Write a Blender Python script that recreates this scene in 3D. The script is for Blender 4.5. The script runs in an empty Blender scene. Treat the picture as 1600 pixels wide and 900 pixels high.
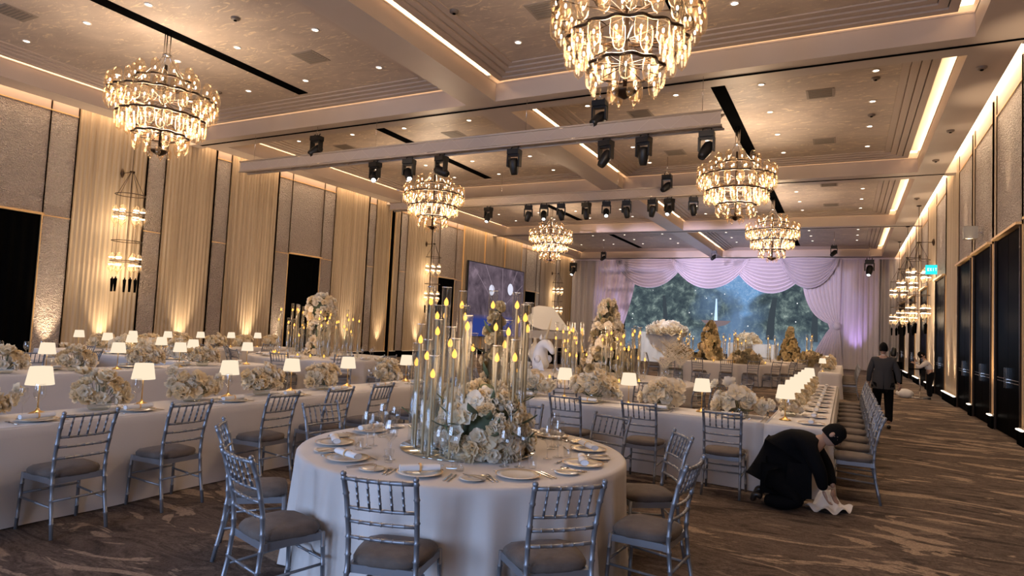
import bpy, math, random
from mathutils import Vector, Matrix
PI = math.pi
S = bpy.context.scene
COL = S.collection
random.seed(7)

# ------------------------------------------------------------------ camera
CH = 1.72
yaw, pitch, roll = map(math.radians, (27.5, 3.35, 2.73))
fw = Vector((-math.sin(yaw)*math.cos(pitch), math.cos(yaw)*math.cos(pitch), math.sin(pitch)))
rt = Vector((math.cos(yaw), math.sin(yaw), 0)); up = rt.cross(fw)
RR = rt*math.cos(roll) + up*math.sin(roll); UU = -rt*math.sin(roll) + up*math.cos(roll)
cd = bpy.data.cameras.new('camera'); cam = bpy.data.objects.new('camera', cd); COL.objects.link(cam)
cd.sensor_width = 36; cd.lens = 36*1006/1600; cd.clip_start = .05; cd.clip_end = 200
cam.matrix_world = Matrix(((RR.x, UU.x, -fw.x, 0), (RR.y, UU.y, -fw.y, 0), (RR.z, UU.z, -fw.z, CH), (0, 0, 0, 1)))
S.camera = cam
def seen_x(p):
    d = Vector(p) - Vector((0, 0, CH)); return d.dot(RR)/max(d.dot(fw), .01)
def seen_d(p):
    return (Vector(p) - Vector((0, 0, CH))).dot(fw)

# ------------------------------------------------------------------ world, colour, render settings
S.view_settings.view_transform = 'Standard'; S.view_settings.look = 'None'
S.view_settings.gamma = 1; S.view_settings.use_curve_mapping = False
S.view_settings.exposure = 0.5
w = bpy.data.worlds.new('world'); S.world = w; w.use_nodes = True
w.node_tree.nodes['Background'].inputs[0].default_value = (.5, .6, .8, 1)
w.node_tree.nodes['Background'].inputs[1].default_value = .3
cy = S.cycles
cy.use_denoising = True; cy.max_bounces = 6; cy.diffuse_bounces = 3; cy.glossy_bounces = 3
cy.transmission_bounces = 4; cy.transparent_max_bounces = 32; cy.sample_clamp_indirect = 4
cy.sample_clamp_direct = 30; cy.caustics_reflective = False; cy.caustics_refractive = False
try: cy.use_light_tree = True
except Exception: pass

WARM = (1.0, .66, .36); WARM2 = (1.0, .76, .52)
def light(kind, name, loc, energy, color=WARM, target=None, parent=None, **k):
    d = bpy.data.lights.new(name, kind); d.energy = energy; d.color = color
    for a, b in k.items(): setattr(d, a, b)
    o = bpy.data.objects.new(name, d); COL.objects.link(o); o.location = loc
    if target is not None:
        o.rotation_euler = (Vector(target) - Vector(loc)).to_track_quat('-Z', 'Y').to_euler()
    if parent: o.parent = parent
    return o
# cool light added for assumed tall windows in the rear wall, behind the camera
for xx in (-13.4, -9.4, -5.4, -1.4):
    light('AREA', 'assumed_window_light', (xx, -6.9, 2.6), 250, (.45, .63, 1.0), (xx, 10, .2), shape='RECTANGLE', size=1.7, size_y=4.2)
# chandelier lamp light (the fixtures are built further down at the same places)
CHAND = [(-12.75, 8.3), (-2.75, 8.35), (-12.75, 18.3), (-2.75, 18.4), (-12.75, 28.3), (-2.75, 28.3)]
for x, y in CHAND:
    light('POINT', 'chandelier_light', (x, y, 5.75), 280, (1, .78, .57), shadow_soft_size=.5)

# ------------------------------------------------------------------ materials
MATS = {}
def nodes(name):
    m = bpy.data.materials.new(name); m.use_nodes = True
    nt = m.node_tree; b = nt.nodes['Principled BSDF']
    return m, nt, b
def node(nt, t, **k):
    n = nt.nodes.new(t)
    for a, v in k.items():
        if a.startswith('i_'):
            key = a[2:]; key = int(key) if key.isdigit() else key
            n.inputs[key].default_value = v
        else: setattr(n, a, v)
    return n
def coords(nt, scale=(1, 1, 1), kind='Object', rot=(0, 0, 0)):
    tc = node(nt, 'ShaderNodeTexCoord'); mp = node(nt, 'ShaderNodeMapping')
    mp.inputs['Scale'].default_value = scale; mp.inputs['Rotation'].default_value = rot
    nt.links.new(tc.outputs[kind], mp.inputs[0]); return mp.outputs[0]
def ramp(nt, src, stops, interp='LINEAR'):
    r = node(nt, 'ShaderNodeValToRGB'); r.color_ramp.interpolation = interp
    e = r.color_ramp.elements
    while len(e) < len(stops): e.new(.5)
    for q, (p, c) in zip(e, stops):
        q.position = p; q.color = (*c, 1) if len(c) == 3 else c
    nt.links.new(src, r.inputs[0]); return r.outputs[0]
def noise(nt, vec, scale, detail=4, rough=.5, dist=0):
    n = node(nt, 'ShaderNodeTexNoise'); n.inputs['Scale'].default_value = scale; n.inputs['Detail'].default_value = detail
    n.inputs['Roughness'].default_value = rough; n.inputs['Distortion'].default_value = dist
    nt.links.new(vec, n.inputs['Vector']); return n.outputs['Fac']
def bump(nt, b, h, strength=.3, dist=.02):
    n = node(nt, 'ShaderNodeBump'); n.inputs['Strength'].default_value = strength; n.inputs['Distance'].default_value = dist
    nt.links.new(h, n.inputs['Height']); nt.links.new(n.outputs[0], b.inputs['Normal'])
def mat(name, col, rough=.5, metal=0, bumps=None, var=None, spec=.5, sheen=0):
    if name in MATS: return MATS[name]
    m, nt, b = nodes(name)
    b.inputs['Base Color'].default_value = (*col, 1); b.inputs['Roughness'].default_value = rough
    b.inputs['Metallic'].default_value = metal; b.inputs['Specular IOR Level'].default_value = spec
    if sheen: b.inputs['Sheen Weight'].default_value = sheen
    if bumps or var:
        v = coords(nt)
        if bumps:
            sc, st = bumps; bump(nt, b, noise(nt, v, sc), st, .01)
        if var:
            sc, amt = var
            f = noise(nt, v, sc, 3)
            nt.links.new(ramp(nt, f, [(.3, tuple(c*(1-amt) for c in col)), (.7, tuple(min(1, c*(1+amt)) for c in col))]), b.inputs['Base Color'])
    MATS[name] = m; return m
def emit(name, col, strength, sample=False):
    if name in MATS: return MATS[name]
    m = bpy.data.materials.new(name); m.use_nodes = True; nt = m.node_tree
    nt.nodes.remove(nt.nodes['Principled BSDF'])
    e = node(nt, 'ShaderNodeEmission'); e.inputs[0].default_value = (*col, 1); e.inputs[1].default_value = strength
    nt.links.new(e.outputs[0], nt.nodes['Material Output'].inputs[0])
    if not sample: m.cycles.emission_sampling = 'NONE'
    MATS[name] = m; return m
def thin_glass(name, tint, edge=.55, gl=(1, 1, 1), rough=.03, base=.05, glow=0, pwr=3.4):
    m = bpy.data.materials.new(name); m.use_nodes = True; nt = m.node_tree
    nt.nodes.remove(nt.nodes['Principled BSDF'])
    t = node(nt, 'ShaderNodeBsdfTransparent'); t.inputs[0].default_value = (*tint, 1)
    g = node(nt, 'ShaderNodeBsdfGlossy'); g.inputs['Color'].default_value = (*gl, 1); g.inputs['Roughness'].default_value = rough
    lw = node(nt, 'ShaderNodeLayerWeight'); lw.inputs[0].default_value = .35
    mr = node(nt, 'ShaderNodeMapRange'); mr.inputs['From Max'].default_value = 1; mr.inputs['To Min'].default_value = base; mr.inputs['To Max'].default_value = edge
    pw = node(nt, 'ShaderNodeMath', operation='POWER'); pw.inputs[1].default_value = pwr; nt.links.new(lw.outputs['Facing'], pw.inputs[0]); nt.links.new(pw.outputs[0], mr.inputs[0])
    mx = node(nt, 'ShaderNodeMixShader'); nt.links.new(mr.outputs[0], mx.inputs[0]); nt.links.new(t.outputs[0], mx.inputs[1])
    last = g.outputs[0]
    if glow:
        d = node(nt, 'ShaderNodeBsdfTranslucent'); d.inputs[0].default_value = (*gl, 1)
        m2 = node(nt, 'ShaderNodeMixShader'); m2.inputs[0].default_value = glow
        nt.links.new(g.outputs[0], m2.inputs[1]); nt.links.new(d.outputs[0], m2.inputs[2]); last = m2.outputs[0]
    nt.links.new(last, mx.inputs[2]); nt.links.new(mx.outputs[0], nt.nodes['Material Output'].inputs[0])
    MATS[name] = m; return m

M_soffit = mat('ceiling_plaster', (.50, .41, .34), .45, bumps=(3, .05), var=(.6, .06))
def ceiling_mica():
    m, nt, b = nodes('mica_ceiling')
    v = coords(nt, (1, 1.6, 1))
    f = noise(nt, v, .7, 8, .6, 1.2); g = noise(nt, coords(nt, (1.2, 3.5, 1)), 1.3, 6, .7, 2.5)
    c1 = ramp(nt, f, [(.3, (.40, .32, .26)), (.7, (.56, .45, .36))])
    c2 = ramp(nt, g, [(.565, (0, 0, 0)), (.62, (1, 1, 1))])
    mx = node(nt, 'ShaderNodeMixRGB'); nt.links.new(c2, mx.inputs[0]); nt.links.new(c1, mx.inputs[1]); mx.inputs[2].default_value = (.72, .58, .40, 1)
    nt.links.new(mx.outputs[0], b.inputs['Base Color'])
    r = ramp(nt, g, [(.5, (.55,)*3), (.7, (.32,)*3)]); nt.links.new(r, b.inputs['Roughness'])
    bump(nt, b, g, .12, .02); return m
M_mica = ceiling_mica()
M_mould = mat('moulding_paint', (.48, .38, .31), .5)
M_black = mat('black_slot', (.002, .002, .002), .95, spec=.05)
M_blackm = mat('black_metal', (.012, .012, .013), .42, .3)
M_gold = mat('gold_trim', (.85, .55, .25), .42, .35)
M_brass = mat('brass', (.78, .52, .20), .3, 1)
M_bronze = mat('dark_bronze', (.06, .035, .02), .4, .8)
M_cove = emit('cove_light', (1.0, .72, .46), 10, True)
M_cofstrip = emit('coffer_light', (1.0, .68, .40), 3.2, True)
M_cofled = emit('coffer_led', (1.0, .70, .42), 22, True)
M_slot = mat('slot_paint', (.80, .72, .62), .6)
M_down = emit('downlight_lens', (1.0, .85, .68), 5)
def relief():
    m, nt, b = nodes('relief_panel_plaster')
    b.inputs['Roughness'].default_value = .42
    v = coords(nt, (1, 1, 1.6))
    f = noise(nt, v, 9, 2, .4, 3.2)
    nt.links.new(ramp(nt, f, [(.25, (.45, .35, .28)), (.75, (.66, .53, .43))]), b.inputs['Base Color'])
    bump(nt, b, noise(nt, v, 7, 2, .4, 3.6), 1.0, .16); return m
M_relief = relief()
def fabric():
    m, nt, b = nodes('pleated_gold_fabric')
    b.inputs['Roughness'].default_value = .5; b.inputs['Sheen Weight'].default_value = .2
    f = noise(nt, coords(nt, (7, 7, .15)), 1.4, 3)
    nt.links.new(ramp(nt, f, [(.3, (.36, .26, .155)), (.7, (.56, .43, .275))]), b.inputs['Base Color'])
    bump(nt, b, noise(nt, coords(nt, (30, 30, 12)), 2, 2), .25, .01); return m
M_fabric = fabric()
def carpet():
    m, nt, b = nodes('patterned_carpet')
    b.inputs['Roughness'].default_value = .95; b.inputs['Specular IOR Level'].default_value = .15
    v = coords(nt, (.62, 1.9, 1), rot=(0, 0, .28))
    a = noise(nt, v, 1.1, 5, .6, 1.3)
    c = noise(nt, coords(nt, (.75, 2.2, 1), rot=(0, 0, .1)), 1.6, 5, .6, 1.4)
    g = noise(nt, coords(nt), 34, 3, .6, 1.5)
    base = ramp(nt, c, [(.38, (.058, .042, .036)), (.44, (.105, .077, .064)), (.52, (.155, .115, .094)), (.56, (.085, .063, .053)), (.64, (.20, .148, .118))])
    tan = ramp(nt, a, [(.555, (0, 0, 0)), (.572, (1, 1, 1))])
    mx = node(nt, 'ShaderNodeMixRGB'); nt.links.new(tan, mx.inputs[0]); nt.links.new(base, mx.inputs[1]); mx.inputs[2].default_value = (.34, .252, .19, 1)
    m2 = node(nt, 'ShaderNodeMixRGB', blend_type='MULTIPLY'); m2.inputs[0].default_value = .75
    nt.links.new(mx.outputs[0], m2.inputs[1]); nt.links.new(ramp(nt, g, [(.35, (.55,)*3), (.65, (1.15,)*3)]), m2.inputs[2])
    nt.links.new(m2.outputs[0], b.inputs['Base Color']); bump(nt, b, g, .35, .01); return m
M_carpet = carpet()
M_cloth = mat('ivory_tablecloth', (.65, .60, .57), .8, bumps=(60, .06), sheen=.2)
M_chair = mat('silver_chair_paint', (.27, .28, .31), .38, .55)
M_seat = mat('taupe_seat_fabric', (.125, .098, .083), .95, bumps=(90, .25), var=(14, .15), sheen=.08)
def petal_mat(name, col):
    m, nt, b = nodes(name); b.inputs['Base Color'].default_value = (*col, 1); b.inputs['Roughness'].default_value = .7; b.inputs['Specular IOR Level'].default_value = .2
    t = node(nt, 'ShaderNodeBsdfTranslucent'); t.inputs[0].default_value = (*col, 1); mx = node(nt, 'ShaderNodeMixShader'); mx.inputs[0].default_value = .42
    nt.links.new(b.outputs[0], mx.inputs[1]); nt.links.new(t.outputs[0], mx.inputs[2]); nt.links.new(mx.outputs[0], nt.nodes['Material Output'].inputs[0]); MATS[name] = m; return m
M_petal = petal_mat('cream_petal', (.98, .85, .63))
M_petal2 = petal_mat('white_petal', (.98, .91, .78))
M_leaf = mat('grey_green_leaf', (.10, .13, .07), .6, var=(8, .3))
M_stem = mat('green_stem', (.12, .15, .06), .6)
M_dried = mat('tan_dried_bloom', (.42, .33, .18), .7, var=(10, .15))
M_ivory = mat('ivory_candle', (.50, .38, .22), .6)
M_flame = emit('candle_flame', (1.0, .42, .07), 2.0)
M_tube = thin_glass('clear_tube_glass', (.95, .965, .96), .95, (.95, .97, 1), .07, .075, pwr=2.4)
M_rim = thin_glass('glass_rim', (.9, .92, .92), .95, (1, 1, 1), .15, .55, pwr=1)
M_wine = thin_glass('wine_glass_glass', (.93, .935, .94), 1.0, (1, 1, 1), .03, .12)
M_vase = thin_glass('vase_glass', (.85, .87, .84), .55, (1, 1, 1), .04, .06)
M_amber = thin_glass('amber_glass', (1.0, .93, .83), .80, (1.0, .84, .64), .10, .09, .16)
M_bulb = emit('lamp_bulb', (1.0, .88, .72), 12)
M_shade = emit('lampshade_fabric', (1.0, .80, .58), .74)
M_plate = mat('white_china', (.74, .69, .62), .15)
M_napkin = mat('white_napkin', (.82, .81, .82), .8)
M_steel = mat('silver_cutlery', (.62, .58, .54), .18, 1)
M_mirror = mat('mirror_disc', (.5, .55, .55), .05, 1)
M_screen_frame = mat('screen_frame', (.01, .01, .01), .4)
M_suit = mat('black_suit', (.004, .004, .005), .9, spec=.12)
M_grey = mat('grey_jacket', (.045, .043, .044), .85, bumps=(60, .1), spec=.2)
M_skin = mat('skin', (.42, .25, .17), .55)
M_hair = mat('black_hair', (.003, .0025, .0025), .8, bumps=(120, .6), spec=.15)
M_shirt = mat('white_shirt', (.62, .58, .55), .8)
M_white = mat('white_lacquer', (.70, .68, .66), .35)
M_gauze = mat('white_gauze', (.80, .80, .82), .75)
M_truss = mat('aluminium_truss', (.52, .45, .39), .5, .3)
M_drape = mat('lilac_white_drape', (.72, .66, .72), .8, sheen=.2)
M_drape2 = mat('grey_drape', (.52, .47, .46), .8)
M_door = mat('black_glass_door', (.0015, .0015, .002), .35, spec=.015)
for q in (M_door, M_black): q.node_tree.nodes['Principled BSDF'].inputs['IOR'].default_value = 1.12
M_shoe = mat('black_shoe', (.012, .010, .010), .3)

# ------------------------------------------------------------------ mesh builder
class MB:
    def __init__(s): s.v = []; s.f = []
    def add(s, v, f):
        n = len(s.v); s.v += [tuple(p) for p in v]; s.f += [tuple(i+n for i in q) for q in f]
    def box(s, x0, x1, y0, y1, z0, z1):
        s.add([(x0, y0, z0), (x1, y0, z0), (x1, y1, z0), (x0, y1, z0), (x0, y0, z1), (x1, y0, z1), (x1, y1, z1), (x0, y1, z1)],
              [(0, 3, 2, 1), (4, 5, 6, 7), (0, 1, 5, 4), (1, 2, 6, 5), (2, 3, 7, 6), (3, 0, 4, 7)]); return s
    def quad(s, a, b, c, d): s.add([a, b, c, d], [(0, 1, 2, 3)]); return s
    def lathe(s, prof, n=12, c=(0, 0, 0), closed=False):
        v = []; f = []
        for r, z in prof:
            for k in range(n):
                a = 2*PI*k/n; v.append((c[0]+r*math.cos(a), c[1]+r*math.sin(a), c[2]+z))
        for i in range(len(prof)-1):
            for k in range(n):
                k2 = (k+1) % n; f.append((i*n+k, i*n+k2, (i+1)*n+k2, (i+1)*n+k))
        if closed:
            f.append(tuple(reversed(range(n)))); m = (len(prof)-1)*n; f.append(tuple(range(m, m+n)))
        s.add(v, f); return s
    def tube(s, pts, r, n=8, caps=True):
        pts = [Vector(p) for p in pts]; m = len(pts)
        if not hasattr(r, '__len__'): r = [r]*m
        v = []; f = []; ref = None
        for i, p in enumerate(pts):
            t = (pts[min(i+1, m-1)] - pts[max(i-1, 0)]).normalized()
            if ref is None:
                ref = Vector((0, 0, 1)) if abs(t.z) < .9 else Vector((1, 0, 0))
            a = (ref - t*ref.dot(t)).normalized(); b = t.cross(a); ref = a
            for k in range(n):
                q = 2*PI*k/n; v.append(p + (a*math.cos(q) + b*math.sin(q))*r[i])
        for i in range(m-1):
            for k in range(n):
                k2 = (k+1) % n; f.append((i*n+k, i*n+k2, (i+1)*n+k2, (i+1)*n+k))
        if caps: f.append(tuple(reversed(range(n)))); f.append(tuple(range((m-1)*n, m*n)))
        s.add(v, f); return s
    def grid(s, fn, nu, nv, wrap=False):
        v = [fn(i/nu, j/nv) for j in range(nv+1) for i in range(nu if wrap else nu+1)]
        w = nu if wrap else nu+1; f = []
        for j in range(nv):
            for i in range(nu):
                i2 = (i+1) % w if wrap else i+1
                f.append((j*w+i, j*w+i2, (j+1)*w+i2, (j+1)*w+i))
        s.add(v, f); return s
    def ball(s, c, r, n=8, m=5, sq=(1, 1, 1)):
        def fn(u, v):
            a = 2*PI*u; b = PI*v
            return (c[0]+r*sq[0]*math.sin(b)*math.cos(a), c[1]+r*sq[1]*math.sin(b)*math.sin(a), c[2]-r*sq[2]*math.cos(b))
        return s.grid(fn, n, m, True)
    def mesh(s, name, m, smooth=True):
        me = bpy.data.meshes.new(name); me.from_pydata(s.v, [], s.f); me.materials.append(m)
        if smooth: me.polygons.foreach_set('use_smooth', [True]*len(me.polygons))
        me.update(); return me
    def build(s, name, m, parent=None, smooth=True, kind=None):
        return put(name, s.mesh(name, m, smooth), parent, kind=kind)
def put(name, me, parent=None, loc=(0, 0, 0), rot=(0, 0, 0), kind=None, scale=None):
    o = bpy.data.objects.new(name, me); COL.objects.link(o); o.location = loc; o.rotation_euler = rot
    if scale is not None: o.scale = (scale,)*3 if not hasattr(scale, '__len__') else scale
    if parent: o.parent = parent
    if kind: o['kind'] = kind
    return o
def tag(o, label, cat, group=None, kind=None):
    o['label'] = label; o['category'] = cat
    if group: o['group'] = group
    if kind: o['kind'] = kind
    return o
def empty(name, loc=(0, 0, 0), rz=0):
    o = bpy.data.objects.new(name, None); COL.objects.link(o); o.location = loc; o.rotation_euler = (0, 0, rz); o.empty_display_size = .1
    return o
def copy_tree(o, parent=None):
    c = o.copy(); COL.objects.link(c)
    if parent: c.parent = parent
    for ch in list(o.children):
        if ch.type != 'LIGHT': copy_tree(ch, c)
    return c
PROTO = {}
def place(key, maker, loc, rz=0, scale=None, rot=None):
    if key not in PROTO: PROTO[key] = o = maker()
    else: o = copy_tree(PROTO[key])
    o.location = loc; o.rotation_euler = rot if rot is not None else (0, 0, rz)
    if scale: o.scale = (scale,)*3
    return o
ONES = ['first', 'second', 'third', 'fourth', 'fifth', 'sixth', 'seventh', 'eighth', 'ninth', 'tenth', 'eleventh', 'twelfth', 'thirteenth', 'fourteenth', 'fifteenth', 'sixteenth', 'seventeenth', 'eighteenth', 'nineteenth']
def ordn(i):
    if i < 19: return ONES[i]
    t, u = divmod(i+1, 10); T = ['', '', 'twent', 'thirt', 'fort', 'fift', 'sixt', 'sevent', 'eight', 'ninet']
    return T[t] + ('ieth' if u == 0 else 'y-' + ONES[u-1])
FAM = {}
def fam(o, fmt, cat, group, by='left'):
    FAM.setdefault((fmt, cat, group, by), []).append(o); return o
def finish_families():
    bpy.context.view_layer.update()
    for (fmt, cat, group, by), L in FAM.items():
        L.sort(key=lambda o: (seen_x if by == 'left' else seen_d)(o.matrix_world.translation))
        for i, o in enumerate(L):
            tag(o, fmt.replace('{}', ordn(i)), cat, group)

# ------------------------------------------------------------------ the room
XL, XR, YN, YF = -18.75, 2.95, -7.0, 46.2
SL, SR, SZ = -18.4, 2.62, 7.0
MB().quad((XL-.4, YN, 0), (XR+.4, YN, 0), (XR+.4, YF, 0), (XL-.4, YF, 0)).build('floor', M_carpet, kind='structure')
BAYS = [(-5.9, 3.1), (3.8, 13.0), (13.8, 22.9), (23.8, 32.9), (33.7, 44.8)]
CX = [(-17.7, -8.25), (-7.45, 1.88)]
ceil = MB(); edges = [YN] + [q for b in BAYS for q in b] + [YF]
for i in range(0, len(edges), 2): ceil.quad((SL, edges[i+1], SZ), (SR, edges[i+1], SZ), (SR, edges[i], SZ), (SL, edges[i], SZ))
for b in BAYS:
    for x0, x1 in ((SL, CX[0][0]), (CX[0][1], CX[1][0]), (CX[1][1], SR)):
        ceil.quad((x0, b[1], SZ), (x1, b[1], SZ), (x1, b[0], SZ), (x0, b[0], SZ))
for x, xo in ((SL, XL), (SR, XR)):      # soffit edge beside the wall cove, and the cove roof
    ceil.quad((x, YN, SZ), (x, YF, SZ), (x, YF, 7.5), (x, YN, 7.5))
    ceil.quad((x, YN, 7.5), (x, YF, 7.5), (xo, YF, 7.5), (xo, YN, 7.5))
CEIL = ceil.build('ceiling', M_soffit, smooth=False, kind='structure')
for bi, (y0, y1) in enumerate(BAYS):
    for x0, x1 in CX:
        m = MB(); zt = 7.42
        m.quad((x0, y0, SZ), (x0, y1, SZ), (x0, y1, zt), (x0, y0, zt)); m.quad((x1, y0, SZ), (x1, y0, zt), (x1, y1, zt), (x1, y1, SZ))
        m.quad((x0, y0, SZ), (x0, y0, zt), (x1, y0, zt), (x1, y0, SZ)); m.quad((x0, y1, SZ), (x1, y1, SZ), (x1, y1, zt), (x0, y1, zt))
        # small lip over each face, and the closed sides of the light slots
        m.box(x0-.3, x0+.012, y0, y1, zt, zt+.03); m.box(x1-.012, x1+.3, y0, y1, zt, zt+.03)
        m.box(x0-.3, x1+.3, y0-.25, y0-.2, zt, 7.9); m.box(x0-.3, x1+.3, y1+.2, y1+.25, zt, 7.9); m.box(x0-.3, x1+.3, y0-.2, y0+.012, zt, zt+.03); m.box(x0-.3, x1+.3, y1-.012, y1+.2, zt, zt+.03)
        m.box(x0-.3, x0-.28, y0, y1, zt, 7.9); m.box(x1+.28, x1+.3, y0, y1, zt, 7.9)
        cf = m.build('coffer_face', M_soffit, CEIL, False)
        MB().quad((x0-.3, y0-.2, 7.78), (x0-.3, y1+.2, 7.78), (x1+.3, y1+.2, 7.78), (x1+.3, y0-.2, 7.78)).build('coffer_back', M_mould, CEIL, False)
        a = MB(); a.box(x0+.12, x1-.24, y0+.09, y1-.09, 7.55, 7.6); a.build('coffer_panel', M_mica, CEIL, False)
        for k in range(4):
            ix = .24+.02+k*.17; iy = .09+k*.17; z = 7.44+.028*k; wd = .148; s = MB()
            X0, X1, Y0, Y1 = x0+ix-.12, x1-ix, y0+iy, y1-iy
            s.box(X0, X0+wd, Y0, Y1, z, 7.56); s.box(X1-wd, X1, Y0, Y1, z, 7.56); s.box(X0+wd, X1-wd, Y0, Y0+wd, z, 7.56); s.box(X0+wd, X1-wd, Y1-wd, Y1, z, 7.56)
            s.build('coffer_moulding', M_mould, CEIL, False)
        for ya, yb in ((y0-.2, y0+.09), (y1-.09, y1+.2)):
            MB().quad((x0, ya, 7.66), (x1, ya, 7.66), (x1, yb, 7.66), (x0, yb, 7.66)).build('coffer_light_strip', M_cofstrip, CEIL, False)
        for xa, xb in ((x0-.28, x0+.13), (x1-.24, x1+.28)):
            MB().quad((xa, y0, 7.66), (xa, y1, 7.66), (xb, y1, 7.66), (xb, y0, 7.66)).build('slot_roof', M_slot, CEIL, False)
            xs = x0-.20 if xa < x0 else x1+.10
            MB().quad((xs, y0+.05, 7.458), (xs+.10, y0+.05, 7.458), (xs+.10, y1-.05, 7.458), (xs, y1-.05, 7.458)).build('coffer_light_strip', M_cofled, CEIL, False)
        xc = -12.75 if x0 < -10 else -2.75
        if bi: MB().box(xc-.16, xc+.16, y0+1.1, y1-(.9 if bi < 4 else 1.3), 7.535, 7.56).build('ceiling_slot', M_black, CEIL, False)
for k, y in enumerate((3.4, 13.36, 23.36, 33.36)):
    t = MB(); t.box(SL, SR, y-.035, y+.035, SZ-.012, SZ+.02).build('partition_track', M_black, CEIL, False)
for x0, x1 in ((XL, SL), (SR, XR)):
    for b in [(YN, 3.2)] + [(3.6+10*i, 13.16+10*i) for i in range(3)] + [(33.5, YF)]:
        MB().quad((x0, b[0], 7.47), (x1, b[0], 7.47), (x1, b[1], 7.47), (x0, b[1], 7.47)).build('cove_light_strip', M_cove, CEIL, False)
    for y in (3.4, 13.36, 23.36, 33.36):
        MB().box(x0, x1, y-.2, y+.2, SZ-.02, 7.5).build('beam_end', M_soffit, CEIL, False)

def pleats(m, x, y0, y1, z0, z1, sgn, amp=.028, per=.13, seg=6):
    n = max(2, round((y1-y0)/per)); N = n*seg
    def fn(u, v):
        y = y0+(y1-y0)*u; return (x + sgn*(amp*(1+.25*math.sin(y*1.7))*(.5-.5*math.cos(2*PI*n*u))), y, z0+(z1-z0)*v)
    m.grid(fn, N, 1)
def wall_segments(side, segs, doorz):
    x = XL if side == 'left' else XR; sg = 1 if side == 'left' else -1
    W = MB().box(min(x, x-sg*.3), max(x, x-sg*.3), YN, YF, 0, 7.5).build('wall_'+side, mat('wall_paint', (.30, .22, .17), .6), smooth=False, kind='structure')
    xa = lambda d: x+sg*d
    def bx(a, b, y0, y1, z0, z1): return MB().box(min(xa(a), xa(b)), max(xa(a), xa(b)), y0, y1, z0, z1)
    nd = 0
    for y0, y1, k in segs:
        base = .3
        if k == 'F':
            m = MB(); pleats(m, xa(.02), y0, y1, base, 7.35, sg, .032, per=.125); m.build('fabric_panel', M_fabric, W)
            bx(0, .14, y0, y1, 0, base-.03).build('plinth', M_black, W, False)
            if side == 'right': bx(.13, .17, y0+.05, y1-.05, base-.03, base-.01).build('plinth_led', emit('plinth_led', (1, .85, .7), 3, True), W, False)
            bx(0, .12, y0, y1, base-.03, base).build('plinth_cap', mat('plinth_cap', (.75, .66, .55), .4), W, False)
        elif k == 'R':
            for z0, z1 in ((base, doorz-.015), (doorz+.015, 6.82), (6.85, 7.35)):
                bx(0, .055, y0+.013, y1-.013, z0, z1).build('relief_panel', M_relief if z1 < 7 else M_mould, W, False)
            bx(0, .07, y0, y1, doorz-.012, doorz+.012).build('gold_rail', M_gold, W, False)
            bx(0, .07, y0, y1, 6.82, 6.85).build('gold_rail', M_gold, W, False)
            bx(0, .10, y0, y1, 0, base).build('plinth', M_black, W, False)
        elif k == 'D':
            bx(0, .055, y0+.013, y1-.013, doorz+.06, 6.82).build('relief_panel', M_relief, W, False)
            bx(0, .055, y0+.013, y1-.013, 6.85, 7.35).build('relief_panel', M_mould, W, False)
            bx(0, .07, y0, y1, 6.82, 6.85).build('gold_rail', M_gold, W, False)
            bx(0, .16, y0, y1, doorz, doorz+.05).build('gold_rail', M_gold, W, False)
            nd += 1
            D = bx(0, .03, y0, y1, 0, doorz).build('door_%d' % (nd if side == 'left' else nd+10), M_black if side == 'left' else M_door, None, False, 'structure')
            if side == 'left':
                m = MB(); pleats(m, xa(.035), y0+.05, y1-.05, .02, doorz-.05, sg, .03, .25); m.build('black_curtain', mat('black_velvet', (.002, .002, .002), 1, spec=.02), D)
            else:
                ym = (y0+y1)/2
                for a, b in ((y0+.03, ym-.01), (ym+.01, y1-.03)):
                    bx(.03, .06, a, b, .02, doorz-.04).build('door_leaf', M_door, D, False)
                bx(.06, .11, ym-.10, ym-.07, .95, 1.35).build('pull_handle', M_steel, D, False)
                bx(.06, .11, ym+.07, ym+.10, .95, 1.35).build('pull_handle', M_steel, D, False)
                for a in (y0, y1-.03): bx(.03, .10, a, a+.03, 0, doorz).build('door_frame', M_bronze, D, False)
                for zz in (1.06, 1.12): bx(.06, .075, y0+.2, y1-.2, zz, zz+.012).build('push_bar', M_steel, D, False)
        elif k == 'S':
            bx(-.0, .012, y0, y1, 0, 6.95).build('wall_slot', M_black, W, False)
        elif k == 'T':
            n = 3; e = [29.93, 32.28, 34.75, 37.07]
            for a, b in zip(e, e[1:]):
                m = MB(); pleats(m, xa(.03), a+.02, b-.02, base, 7.35, sg); m.build('fabric_panel', M_fabric, W)
                bx(0, .11, a-.02, a+.02, base, 7.3).build('gold_trim', M_gold, W, False)
            bx(0, .14, y0, y1, 0, base).build('plinth', M_black, W, False)
        if k in 'RDF':
            for y in (y0, y1): bx(0, .068, y-.014, y+.014, 0 if k != 'D' else doorz, 7.3).build('gold_trim', M_gold, W, False)
    return W
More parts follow.
